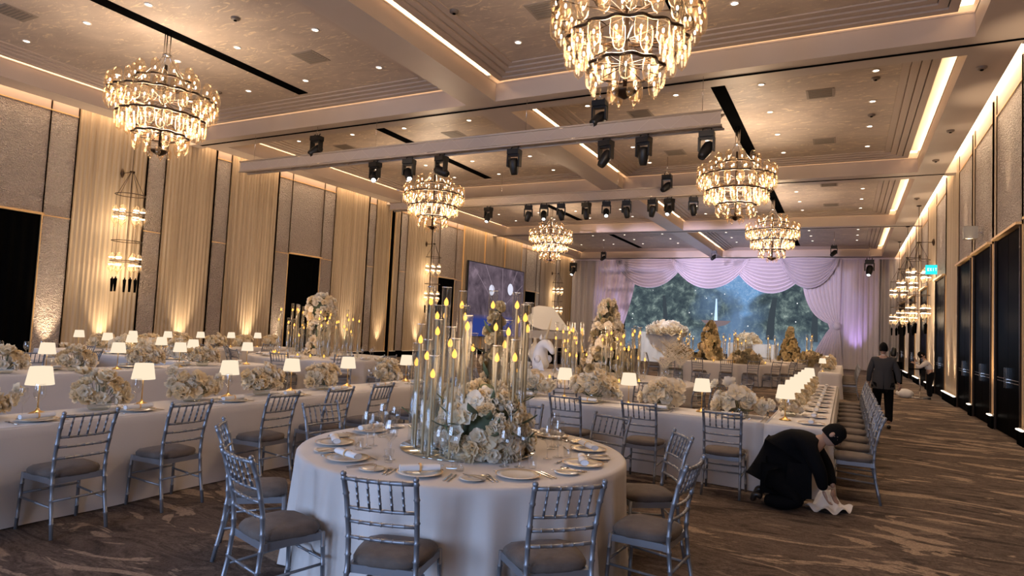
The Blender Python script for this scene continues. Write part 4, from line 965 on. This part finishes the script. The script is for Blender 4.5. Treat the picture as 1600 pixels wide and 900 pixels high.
ringtubes(-11.6, 12.0, .4, 1.22, [(125, 235), (-55, 55)], 36, 1.93, 'glass candle tube on the left rear round table, {} from the left', 'candle tubes on the left rear table', 22)
ringtubes(-4.7, 26.0, .8, 1.35, [(130, 230), (-50, 50)], 26, 1.9, 'distant glass candle tube beside the conical tower, {} from the left', 'candle tubes on the far round table', 23, .045)
ringtubes(-2.1, 30.0, .5, .9, [(130, 230), (-50, 50)], 10, 1.9, 'distant glass candle tube on the farthest round table, {} from the left', 'candle tubes on the farthest round table', 24, .05)
light('POINT', 'candle_glow', (-4.5, 12.0, 1.75), 12, (1, .6, .25), shadow_soft_size=.4); light('POINT', 'candle_glow', (-11.5, 11.2, 1.7), 10, (1, .6, .25), shadow_soft_size=.4)
light('POINT', 'candle_glow', (-4.6, 25.0, 1.6), 12, (1, .6, .25), shadow_soft_size=.4); light('POINT', 'candle_glow', (-2.1, 29.2, 1.6), 10, (1, .6, .25), shadow_soft_size=.4)

# ------------------------------------------------------------------ place settings
def plate(): 
    t = MB().lathe([(0, .004), (.075, .004), (.10, .012), (.142, .018), (.145, .021), (.10, .016), (.072, .008), (0, .008)], 32).build('dinner_plate', M_plate)
    MB().lathe([(.1405, .0212), (.146, .0212)], 32).build('gold_rim', M_gold, t); return t
def sideplate(): return MB().lathe([(0, .003), (.045, .003), (.06, .008), (.083, .012), (.085, .014), (.06, .011), (.043, .006), (0, .006)], 24).build('side_plate', M_plate)
def napkin():
    m = MB()
    m.grid(lambda u, v: ((v-.5)*.25, .024*(1+.12*math.sin(3*u*6.28+v*5))*math.cos(2*PI*u)*1.25, .026+.020*math.sin(2*PI*u)), 14, 8, True)
    o = m.build('rolled_napkin', M_napkin); MB().grid(lambda u, v: ((v-.5)*.014, .034*math.cos(2*PI*u), .027+.027*math.sin(2*PI*u)), 14, 2, True).build('napkin_ring', M_gold, o)
    for q in (-1, 1): MB().grid(lambda u, v: (q*.125+.001*q*v, .024*v*math.cos(2*PI*u)*1.2, .026+.019*v*math.sin(2*PI*u)), 12, 1, True).build('rolled_end', M_napkin, o)
    return o
def wineglass(): return MB().lathe([(0, .002), (.034, .002), (.034, .004), (.008, .008), (.0042, .02), (.0042, .10), (.010, .112), (.030, .135), (.042, .165), (.040, .205), (.032, .245)], 20).build('wine_glass', M_wine)
def tumbler(): return MB().lathe([(0, .003), (.028, .003), (.031, .02), (.034, .09)], 14).build('water_glass', M_wine)
def knife():
    m = MB(); m.box(-.0055, .0055, -.10, -.01, 0, .005); m.add([(-.004, -.01, .001), (.008, -.01, .001), (.009, .08, .001), (.002, .105, .001), (-.004, .10, .001), (-.004, -.01, .004), (.008, -.01, .004), (.009, .08, .004), (.002, .105, .004), (-.004, .10, .004)], [(0, 4, 3, 2, 1), (5, 6, 7, 8, 9), (0, 1, 6, 5), (1, 2, 7, 6), (2, 3, 8, 7), (3, 4, 9, 8), (4, 0, 5, 9)]); return m.build('table_knife', M_steel, None, False)
def fork():
    m = MB(); m.tube([(0, -.10, .003), (0, -.02, .003), (0, .02, .006), (0, .045, .005)], [.005, .003, .003, .008], 6)
    for x in (-.0085, -.003, .003, .0085): m.tube([(x, .04, .005), (x, .07, .003), (x, .095, .006)], .0016, 4)
    return m.build('table_fork', M_steel)
def spoon():
    m = MB(); m.tube([(0, -.09, .003), (0, .03, .004)], [.005, .003], 6)
    m.grid(lambda u, v: (.017*v*math.cos(2*PI*u), .055+.027*v*math.sin(2*PI*u), .002+.006*v*v), 12, 3, True); return m.build('table_spoon', M_steel)
def setting(cx, cy_, a, where, full=False, z=TZ, nap=True, napr=0.0, by='left', grp='', glasses=2, cut=True):
    # a = direction the guest faces; plate centre at (cx, cy_)
    R = lambda x, y: (cx+x*math.cos(a-PI/2)-y*math.sin(a-PI/2), cy_+x*math.sin(a-PI/2)+y*math.cos(a-PI/2), z); rz = a-PI/2
    f = lambda o, s, c: fam(o, s+' on '+where+', {} '+('from the left' if by == 'left' else 'nearest'), c, s+'s on '+where, by)
    f(place('plate', plate, R(0, 0), rz), 'white dinner plate', 'plate')
    if nap:
        o = place('napkin', napkin, R(0, .0), rz+napr); o.location.z = z+.018; f(o, 'rolled white napkin', 'napkin')
    if glasses:
        f(place('wine', wineglass, R(.13, .25), rz, 1.12), 'clear wine glass', 'glass')
        if glasses > 1: f(place('wine', wineglass, R(.03, .29), rz, 1.0), 'clear wine glass', 'glass')
    if cut:
        f(place('knife', knife, R(.185, .0), rz+PI*.0+.05), 'silver knife', 'knife'); f(place('fork', fork, R(-.18, .0), rz-.04), 'silver fork', 'fork')
    if full:
        f(place('knife', knife, R(.215, -.01), rz+.03), 'silver knife', 'knife'); f(place('spoon', spoon, R(-.215, -.005), rz+.06), 'silver spoon', 'spoon')
        f(place('side', sideplate, R(-.315, -.01), rz), 'small white side plate', 'plate')
        f(place('knife', knife, R(-.285, .0), rz-.5)if 0 else place('knife', knife, (R(-.30, 0)[0], R(-.30, 0)[1], z+.014), rz+.4), 'silver knife', 'knife')
        f(place('fork', fork, (R(0, .17)[0], R(0, .17)[1], z), rz+PI/2), 'silver fork', 'fork')
        f(place('tumb', tumbler, R(.20, .20), rz), 'clear water glass', 'glass')
for i, ang in enumerate((-146, -112, -75, -38, 0, 34, 70, 105, 138, 176)):
    q = math.radians(ang); setting(RC[0]+.98*math.cos(q), RC[1]+.98*math.sin(q), q+PI, 'the foreground round table', True, nap=ang != -38, napr={-75: .5, -146: .25, -112: .1, 0: .45, 34: .2}.get(ang, 0))
for y in (2.05, 2.95, 3.80, 4.85, 5.70, 6.5, 7.4, 8.2): setting(-5.84, y, PI, 'the front left long table', by='left')
for x in (-3.9, -2.98, -2.07, -1.17): setting(x, 8.03, PI/2, 'the long table behind the foreground')
for i in range(10): setting(-.33, 8.15+i*.74, PI, 'the right aisle table', by='near', cut=False, glasses=1)
for y in (3.3, 4.3, 5.3, 6.4, 7.4, 8.5): setting(-10.25, y, 0, 'the second left table', cut=False, glasses=1)
for a in (-125, -95, -65, -35, -5, 25): q = math.radians(a); setting(-4.6+1.82*math.cos(q), 12.35+1.82*math.sin(q), q+PI, 'the very large middle table', cut=False)
for a in (-135, -105, -70, -35, -5, 30): q = math.radians(a); setting(-11.4+1.45*math.cos(q), 12.0+1.45*math.sin(q), q+PI, 'the left rear round table', cut=False)
for a in (-110, -60, -15, 30): q = math.radians(a); setting(-13.3+.7*math.cos(q), 6.2+.7*math.sin(q), q+PI, 'the round table by the black opening', cut=False, glasses=1)
for x in (-13.3, -12.5, -11.6): setting(x, 7.95, PI/2, 'the crosswise long table', cut=False, glasses=1)

# ------------------------------------------------------------------ unicorn bust, piano, feathery branches
def skin(name, pts, edges, rad, m_, parent=None, sub=2, root=0):
    me = bpy.data.meshes.new(name); me.from_pydata(pts, edges, []); me.materials.append(m_)
    o = put(name, me, parent); sk = o.modifiers.new('skin', 'SKIN'); sk.use_smooth_shade = True
    for i, r in enumerate(rad):
        r = r if hasattr(r, '__len__') else (r, r); me.skin_vertices[0].data[i].radius = r
        me.skin_vertices[0].data[i].use_root = (i == root)
    s = o.modifiers.new('sub', 'SUBSURF'); s.levels = sub; s.render_levels = sub; return o
def chain(n, base=0): return [(base+i, base+i+1) for i in range(n-1)]
t = empty('unicorn_bust', (-5.95, 13.0, TZ), -.35)
skin('head_and_neck', [(.0, 0, .0), (-.04, 0, .22), (-.04, 0, .42), (.02, 0, .58), (.13, 0, .62), (.24, 0, .54), (.32, 0, .45), (.37, 0, .39)], chain(8), [(.25, .19), (.23, .17), (.19, .14), (.16, .12), (.14, .12), (.095, .08), (.07, .065), (.065, .06)], M_gauze, t)
MB().tube([(.10, 0, .70), (.19, 0, .95), (.26, 0, 1.17)], [.03, .018, .003], 8).build('horn', mat('ivory_horn', (.75, .62, .40), .4), t)
for s in (-1, 1): MB().lathe([(.03, 0), (.035, .04), (.0, .13)], 6, (.02, s*.06, .68), True).build('ear', M_gauze, t)
m = MB(); m.grid(lambda u, v: (-.20-.10*math.sin(PI*v)+.05*math.sin(9*v+5*u), (u-.5)*.14, .72-.68*v), 6, 14); m.build('mane', M_petal2, t)
for s in (-1, 1): MB().grid(lambda u, v: (.05+.06*math.cos(2*PI*u)*(.3+math.sin(PI*v)), s*(.10+.16*v), .26+.07*math.sin(2*PI*u)*(.3+math.sin(PI*v))), 10, 5, True).build('bow_loop', M_gauze, t)
for s in (-1, 1): MB().grid(lambda u, v: (.06+.04*s+(u-.5)*.10*(1+v)+.05*v*s, -.15-.01*math.sin(10*v), .24-.22*v), 4, 5).build('bow_tail', M_gauze, t)
tag(t, 'white unicorn head bust with a gauze bow on the middle table', 'statue')
p = empty('grand_piano', (-13.4, 29.5, 0), PI-.35); p.scale = (1.15,)*3
MB().box(-2.2, 2.2, -1.6, 1.6, 0, .45).build('riser', M_black, None, False); r_ = bpy.data.objects['riser']; r_.location = (-13.6, 29.5, 0); r_.rotation_euler.z = .5; tag(r_, 'low black riser platform under the white grand piano', 'platform')
p.location.z = .46
out = [(-.75, -.8), (.75, -.8), (.78, .1), (.62, .6), (.25, .85), (.1, 1.2), (-.25, 1.4), (-.6, 1.3), (-.75, .9)]
m = MB(); n = len(out); m.add([(x, y, .62) for x, y in out]+[(x, y, .95) for x, y in out], [tuple(reversed(range(n))), tuple(range(n, 2*n))]+[(i, (i+1) % n, n+(i+1) % n, n+i) for i in range(n)]); m.build('case', M_white, p, False)
lid = MB(); lid.add([(x+.75, y, 0) for x, y in out]+[(x+.75, y, .03) for x, y in out], [tuple(reversed(range(n))), tuple(range(n, 2*n))]+[(i, (i+1) % n, n+(i+1) % n, n+i) for i in range(n)])
L_ = lid.build('lid', M_white, p, False); L_.location = (-.75, 0, .97); L_.rotation_euler = (0, -.75, 0)
MB().tube([(.6, .1, .95), (.35, .1, 1.75)], .02, 5).build('lid_prop', M_white, p)
for x, y in ((-.6, -.6), (.6, -.6), (-.3, 1.1)): MB().tube([(x, y, 0), (x, y, .62)], .06, 8).build('leg', M_white, p)
MB().box(-.7, .7, -1.0, -.8, .62, .74).build('keyboard', M_white, p, False); MB().box(-.45, .45, -.85, -.8, .95, 1.25).build('music_desk', M_black, p, False)
tag(p, 'white grand piano with raised lid beyond the middle table', 'piano')
def plume(seed):
    rnd = random.Random(seed); t = empty('feathery_branches'); MB().lathe([(0, 0), (.07, 0), (.05, .1), (.06, .35)], 10).build('vase', M_vase, t)
    for k in range(9):
        a = rnd.uniform(0, 6.28); l = rnd.uniform(.35, .65); m = MB()
        P = lambda s: Vector((math.cos(a)*l*.8*s**1.5, math.sin(a)*l*.6*s**1.5, .3+l*s-.25*l*s*s))
        m.tube([P(s/6) for s in range(7)], .005, 4, False)
        for i in range(2, 14):
            q = P(i/14); b = a+1.2*(1 if i % 2 else -1); e = q+Vector((math.cos(b)*.09, math.sin(b)*.09, .05)); m.tube([q, e], .006, 3, False)
        m.build('branch', M_petal2, t)
    return t
for i, (x, y, s) in enumerate(((-3.3, 13.7, 1.0), (-2.95, 13.2, .9), (-6.1, 25.0, 1.0), (-5.7, 24.3, .9), (-3.2, 12.9, .7))):
    o = plume(i); o.location = (x, y, TZ); o.scale = (s,)*3; fam(o, 'vase of white feathery branches, {} nearest', 'plant', 'white feathery branches', 'near')
# small votive candles
def votive():
    o = MB().lathe([(0, .002), (.028, .002), (.032, .06), (.030, .06), (.028, .03), (0, .03)], 12).build('votive_candle', M_vase); put('flame', FL, o, (0, 0, .028)); return o
for cx, cy_, R, n in ((-11.4, 12.0, 1.15, 9), (-4.6, 12.35, 1.45, 8), (-4.2, 25.9, 1.9, 7)):
    for k in range(n):
        a = math.radians(-150+k*(120/(n-1))*1.0); fam(place('votive', votive, (cx+R*math.cos(a), cy_+R*math.sin(a), TZ), scale=1.3), 'small lit votive candle in a glass cup, {} from the left', 'candle', 'votive candles')

# ------------------------------------------------------------------ people
def head(parent, c, R, hair_back=True, s=1.0):
    # R: rotation matrix, local +Y is the face, +Z the crown
    h = empty('h'); bpy.data.objects.remove(h)
    def fn(u, v):
        a = 2*PI*u; b = PI*v; x = math.sin(b)*math.cos(a); y = math.sin(b)*math.sin(a); z = -math.cos(b)
        w = .073*(1-.22*max(0, -z)**1.3); d = .095
        if z < 0: d *= 1-.18*(-z) if y < 0 else 1-.05*(-z)
        yy = y*d; q = (x/.16)**2
        yy += .018*math.exp(-q*2.2-((z+.12)/.16)**2) if y > 0 else 0      # nose
        yy -= .010*(math.exp(-((abs(x)-.36)/.18)**2-((z-.08)/.14)**2)) if y > 0 else 0   # eye sockets
        yy += .006*math.exp(-(x/.3)**2-((z+.48)/.10)**2) if y > 0 else 0   # lips
        yy += .008*math.exp(-(x/.35)**2-((z+.85)/.2)**2) if y > 0 else 0   # chin
        return Vector(c)+R @ (Vector((x*w, yy, z*.118))*s)
    o = MB().grid(fn, 28, 20, True).build('head', M_skin, parent)
    def hf(u, v):
        a = 2*PI*u; b = PI*(.36+.64*v); x = math.sin(b)*math.cos(a); y = math.sin(b)*math.sin(a); z = -math.cos(b)
        k = 1.0
        if y > .15 and z < .42: k = .93-.0
        if z < .05 and abs(x) > .8 and y > -.2: k = .93
        n = 1+.02*math.sin(a*13)*math.sin(b*9)
        return Vector(c)+R @ (Vector((x*.079*k*n, y*.104*k*n, z*.127*n))*s)
    MB().grid(hf, 24, 12, True).build('hair', M_hair, parent)
    for sgn in (-1, 1):
        m = MB(); m.ball((0, 0, 0), .028, 8, 5, (.35, .75, 1.1)); e = m.build('ear', M_skin, parent)
        e.location = Vector(c)+R @ (Vector((sgn*.076, -.005, -.005))*s); e.rotation_euler = R.to_euler()
        m = MB(); m.ball((0, 0, 0), .010, 6, 4, (1.3, .5, .7)); e = m.build('eye', mat('eye_dark', (.02, .015, .012), .2), parent); e.location = Vector(c)+R @ (Vector((sgn*.027, .083, .010))*s); e.rotation_euler = R.to_euler()
    e = MB().ball((0, 0, 0), .02, 8, 4, (1.1, .35, .3)).build('mouth', mat('lips', (.30, .13, .11), .5), parent); e.location = Vector(c)+R @ (Vector((0, .088, -.055))*s); e.rotation_euler = R.to_euler()
def hand(parent, w, d, nrm, side=1, curl=.5):
    # w wrist, d pointing direction, nrm palm normal: a palm and five separate bent fingers
    w, d, nrm = Vector(w), Vector(d).normalized(), Vector(nrm).normalized(); sd = d.cross(nrm).normalized()*side
    skin('palm', [w, w+d*.045, w+d*.085], chain(3), [(.020, .018), (.033, .016), (.035, .014)], M_skin, parent, 1)
    for k, (o, l) in enumerate(((-.028, .062), (-.010, .074), (.009, .070), (.027, .056))):
        a = w+d*.083+sd*o; b = a+(d+nrm*.2*curl)*l*.45; c = b+(d*.7+nrm*.9*curl).normalized()*l*.33; e = c+(d*.35+nrm*1.3*curl).normalized()*l*.27
        skin('finger', [w+d*.06+sd*o*.8, a, b, c, e], chain(5), [.009, .0095, .0085, .008, .0065], M_skin, parent, 1)
    a = w+d*.03-sd*.024; skin('thumb', [w+d*.02-sd*.01, a, a+(d*.7-sd*.75).normalized()*.032, a+(d*.95-sd*.55+nrm*.3).normalized()*.062], chain(4), [.011, .0115, .010, .008], M_skin, parent, 1)

# kneeling man in black, leaning forward to tuck the cloth corner
k = empty('person', (0, 0, 0)); KY = 7.28
# body (bare figure under the clothes; trunk, limbs)
skin('body', [(-.63, KY, .36), (-.52, KY, .54), (-.38, KY, .63), (-.27, KY, .67), (-.19, KY, .72), (-.14, KY-.0, .76),
              (-.30, KY-.18, .64), (-.18, KY-.20, .43), (-.17, KY-.12, .25), (-.28, KY+.18, .64), (-.13, KY+.20, .42), (-.09, KY+.10, .24),
              (-.62, KY-.11, .34), (-.40, KY-.12, .09), (-.72, KY-.12, .06), (-.62, KY+.11, .34), (-.38, KY+.13, .09), (-.70, KY+.13, .06)],
     [(0, 1), (1, 2), (2, 3), (3, 4), (4, 5), (3, 6), (6, 7), (7, 8), (3, 9), (9, 10), (10, 11), (0, 12), (12, 13), (13, 14), (0, 15), (15, 16), (16, 17)],
     [.12, .12, .125, .10, .055, .05, .05, .038, .026, .05, .038, .026, .08, .055, .04, .08, .055, .04], M_skin, k, 1)
skin('jacket', [(-.63, KY, .43), (-.55, KY, .575), (-.43, KY, .69), (-.32, KY, .725), (-.235, KY, .70),
                (-.31, KY-.17, .645), (-.20, KY-.225, .44), (-.172, KY-.135, .255), (-.29, KY+.17, .645), (-.15, KY+.225, .43), (-.097, KY+.115, .25), (-.66, KY, .36)],
     [(0, 1), (1, 2), (2, 3), (3, 4), (3, 5), (5, 6), (6, 7), (3, 8), (8, 9), (9, 10), (0, 11)],
     [(.18, .20), (.16, .18), (.165, .18), (.13, .145), (.06, .065), .088, .072, .05, .088, .072, .05, (.12, .18)], M_suit, k, 2)
m = MB()   # open jacket front hanging down
m.grid(lambda u, v: (-.50+.22*u+.02*math.sin(9*u), KY-.19+.02*math.sin(8*v), .62-(.50-.04*u)*v), 8, 8); m.grid(lambda u, v: (-.50+.20*u, KY+.19, .62-.45*v), 6, 6); m.build('jacket_front', M_suit, k)
m = MB(); m.grid(lambda u, v: (-.70+.04*u+.08*v, KY-.2+.4*u, .50-.34*v+.03*math.sin(8*u)), 10, 5); m.build('jacket_tail', M_suit, k)
skin('trousers', [(-.63, KY, .33), (-.60, KY-.12, .31), (-.38, KY-.13, .105), (-.55, KY-.13, .075), (-.72, KY-.13, .08), (-.60, KY+.12, .31), (-.36, KY+.14, .105), (-.54, KY+.14, .075), (-.70, KY+.14, .08)],
     [(0, 1), (1, 2), (2, 3), (3, 4), (0, 5), (5, 6), (6, 7), (7, 8)], [.16, .125, .092, .075, .062, .125, .092, .075, .062], M_suit, k, 2)
for dy in (-.13, .14):
    skin('shoe', [(-.72, KY+dy, .10), (-.80, KY+dy, .13), (-.83, KY+dy, .04)], chain(3), [(.045, .05), (.048, .045), (.05, .03)], M_shoe, k, 2)
skin('shirt_collar', [(-.235, KY, .705), (-.205, KY, .725)], [(0, 1)], [.06, .055], M_shirt, k, 1)
R = Matrix(((.25, .72, .64), (-.95, .30, .03), (-.17, -.62, .77))); 
# face looks down to the right: local +Y -> (0.72,.1,-.68); crown -> forward up
fy = Vector((.66, -.12, -.74)).normalized(); fz = Vector((.72, .08, .66)); fz = (fz-fy*fz.dot(fy)).normalized(); fx = fy.cross(fz)
R = Matrix((fx, fy, fz)).transposed()
head(k, (-.095, KY-.01, .785), R, s=1.02)
hand(k, (-.170, KY-.13, .245), (.35, .1, -.9), (.5, .1, .2), 1, .6); hand(k, (-.095, KY+.11, .235), (.2, -.1, -.95), (.4, -.2, 0), -1, .6)
tag(k, 'kneeling person in a black suit bending to adjust the tablecloth corner', 'person')
# cloth bunched under the hands
def pud(u, v):
    a = -2.5+2.4*u; r = .05+.22*v; return (-.16+r*math.cos(a)*.95, 7.62+r*math.sin(a)*1.3, .16*(1-v)**2+.018+.028*math.sin(a*9+3*v)*v+.02*math.sin(v*9))
o = MB().grid(pud, 48, 10).build('bunched_cloth', M_cloth); tag(o, 'bunched corner of white cloth on the carpet under the kneeling person', 'cloth')

# man walking away in a grey jacket
k = empty('person', (.70, 15.43, 0)); 
skin('body', [(0, 0, .90), (0, .01, 1.12), (0, .01, 1.34), (0, 0, 1.44), (0, .01, 1.52), (-.17, 0, 1.40), (-.235, .0, 1.13), (-.25, .07, .88), (.17, 0, 1.40), (.25, -.02, 1.13), (.275, -.03, .89),
              (-.09, 0, .86), (-.10, .14, .48), (-.10, .08, .09), (.09, 0, .86), (.10, -.02, .48), (.10, -.20, .10)],
     [(0, 1), (1, 2), (2, 3), (3, 4), (2, 5), (5, 6), (6, 7), (2, 8), (8, 9), (9, 10), (0, 11), (11, 12), (12, 13), (0, 14), (14, 15), (15, 16)],
     [.12, .11, .12, .06, .05, .05, .038, .026, .05, .038, .026, .085, .06, .042, .085, .06, .042], M_skin, k, 1)
skin('jacket', [(0, 0, .80), (0, 0, 1.0), (0, 0, 1.15), (0, 0, 1.33), (0, 0, 1.43), (-.175, 0, 1.375), (-.245, .0, 1.13), (-.262, .07, .91), (.175, 0, 1.375), (.262, -.02, 1.13), (.285, -.03, .92)],
     [(0, 1), (1, 2), (2, 3), (3, 4), (3, 5), (5, 6), (6, 7), (3, 8), (8, 9), (9, 10)], [(.225, .165), (.19, .145), (.175, .135), (.18, .13), (.06, .065), .078, .06, .045, .075, .06, .045], M_grey, k, 2)
MB().grid(lambda u, v: ((.178+.05*v)*math.cos(-PI/2+.03+(2*PI-.06)*u), (.138+.032*v)*math.sin(-PI/2+.03+(2*PI-.06)*u), 1.16-.37*v), 28, 6).build('jacket_skirt', M_grey, k)
skin('trousers', [(0, 0, .88), (-.10, 0, .82), (-.105, .14, .48), (-.105, .09, .10), (.10, 0, .82), (.105, -.02, .48), (.105, -.18, .12)],
     [(0, 1), (1, 2), (2, 3), (0, 4), (4, 5), (5, 6)], [.14, .115, .085, .07, .115, .085, .07], M_suit, k, 2)
for x, y in ((-.105, .09), (.105, -.19)): skin('shoe', [(x, y-.04, .045), (x, y+.08, .04), (x, y+.19, .03)], chain(3), [(.045, .045), (.045, .04), (.035, .025)], M_shoe, k, 1)
skin('shirt_collar', [(0, 0, 1.46), (0, .0, 1.50)], [(0, 1)], [.066, .060], M_shirt, k, 1)
head(k, (0, .02, 1.615), Matrix.Rotation(.0, 3, 'Z'), s=1.03)
hand(k, (-.262, .075, .895), (-.05, .1, -1), (0, .5, 0) if 0 else (.6, .5, 0), 1, .6); hand(k, (.287, -.03, .905), (.05, .05, -1), (-.6, .5, 0), -1, .6)
tag(k, 'person walking away in a grey jacket and black trousers by the aisle chairs', 'person')
light('AREA', 'x', (0, 0, -5), 0, size=.1) if 0 else None

# server in a white shirt bent over a lectern
k = empty('person', (2.42, 24.66, 0), PI/2)     # local +Y -> world -X
skin('body', [(0, 0, .86), (0, .02, 1.0), (0, .10, 1.16), (0, .14, 1.24), (0, .19, 1.31), (-.15, .10, 1.18), (-.17, .30, 1.02), (-.08, .42, 1.10), (.15, .10, 1.18), (.17, .28, 1.0), (.08, .38, 1.22),
              (-.08, 0, .82), (-.085, .02, .45), (-.085, -.02, .08), (.08, 0, .82), (.085, .03, .45), (.085, .0, .08)],
     [(0, 1), (1, 2), (2, 3), (3, 4), (2, 5), (5, 6), (6, 7), (2, 8), (8, 9), (9, 10), (0, 11), (11, 12), (12, 13), (0, 14), (14, 15), (15, 16)],
     [.12, .105, .11, .055, .045, .045, .034, .024, .045, .034, .024, .08, .055, .038, .08, .055, .038], M_skin, k, 1)
skin('shirt', [(0, 0, .90), (0, .02, 1.02), (0, .09, 1.16), (0, .135, 1.235), (-.155, .10, 1.17), (-.18, .30, 1.01), (-.09, .40, 1.085), (.155, .10, 1.17), (.18, .28, .995), (.09, .365, 1.19)],
     [(0, 1), (1, 2), (2, 3), (2, 4), (4, 5), (5, 6), (2, 7), (7, 8), (8, 9)], [(.15, .13), (.145, .13), (.15, .13), .06, .07, .055, .042, .07, .055, .042], M_shirt, k, 2)
skin('trousers', [(0, 0, .90), (0, -.03, .80), (-.095, -.02, .76), (-.09, .02, .45), (-.09, -.01, .08), (.095, -.02, .76), (.09, .03, .45), (.09, .0, .08)],
     [(0, 1), (1, 2), (2, 3), (3, 4), (1, 5), (5, 6), (6, 7)], [(.15, .125), (.15, .15), .115, .08, .065, .115, .08, .065], M_suit, k, 2)
for x in (-.09, .09): skin('shoe', [(x, -.04, .04), (x, .08, .04), (x, .17, .03)], chain(3), [(.042, .04), (.042, .035), (.03, .022)], M_shoe, k, 1)
fy = Vector((0, .75, -.66)).normalized(); fz = Vector((0, .66, .75)); R = Matrix((Vector((1, 0, 0)), fy, fz)).transposed()
head(k, (0, .235, 1.40), R, s=1.0)
hand(k, (-.08, .42, 1.10), (.3, .6, .5), (.5, 0, -.3), 1, .8); hand(k, (.08, .38, 1.21), (-.2, .3, .8), (-.3, .6, 0), -1, .8)
tag(k, 'person in a white shirt and black trousers bent over a small stand', 'person')
t = empty('lectern', (2.10, 24.66, 0)); MB().box(-.26, .2, -.22, .22, .93, .955).build('top', M_black, t, False); MB().tube([(.05, 0, .03), (.05, 0, .93)], .022, 8).build('post', M_steel, t); MB().box(-.2, .25, -.18, .18, 0, .03).build('base', M_steel, t, False)
tag(t, 'small stand with a dark tray top before the person in white shirt', 'stand')
m = MB(); m.grid(lambda u, v: ((.24+.03*math.sin(5*2*PI*u))*math.sin(PI*v)*math.cos(2*PI*u), .2*math.sin(PI*v)*math.sin(2*PI*u), .15-.15*math.cos(PI*v)+.02*math.sin(11*u*6.28)*math.sin(PI*v)), 20, 8, True)
o = m.build('white_bundle', M_gauze); o.location = (1.72, 24.4, 0); tag(o, 'white cloth bundle on the carpet near the right wall', 'bundle')
finish_families()
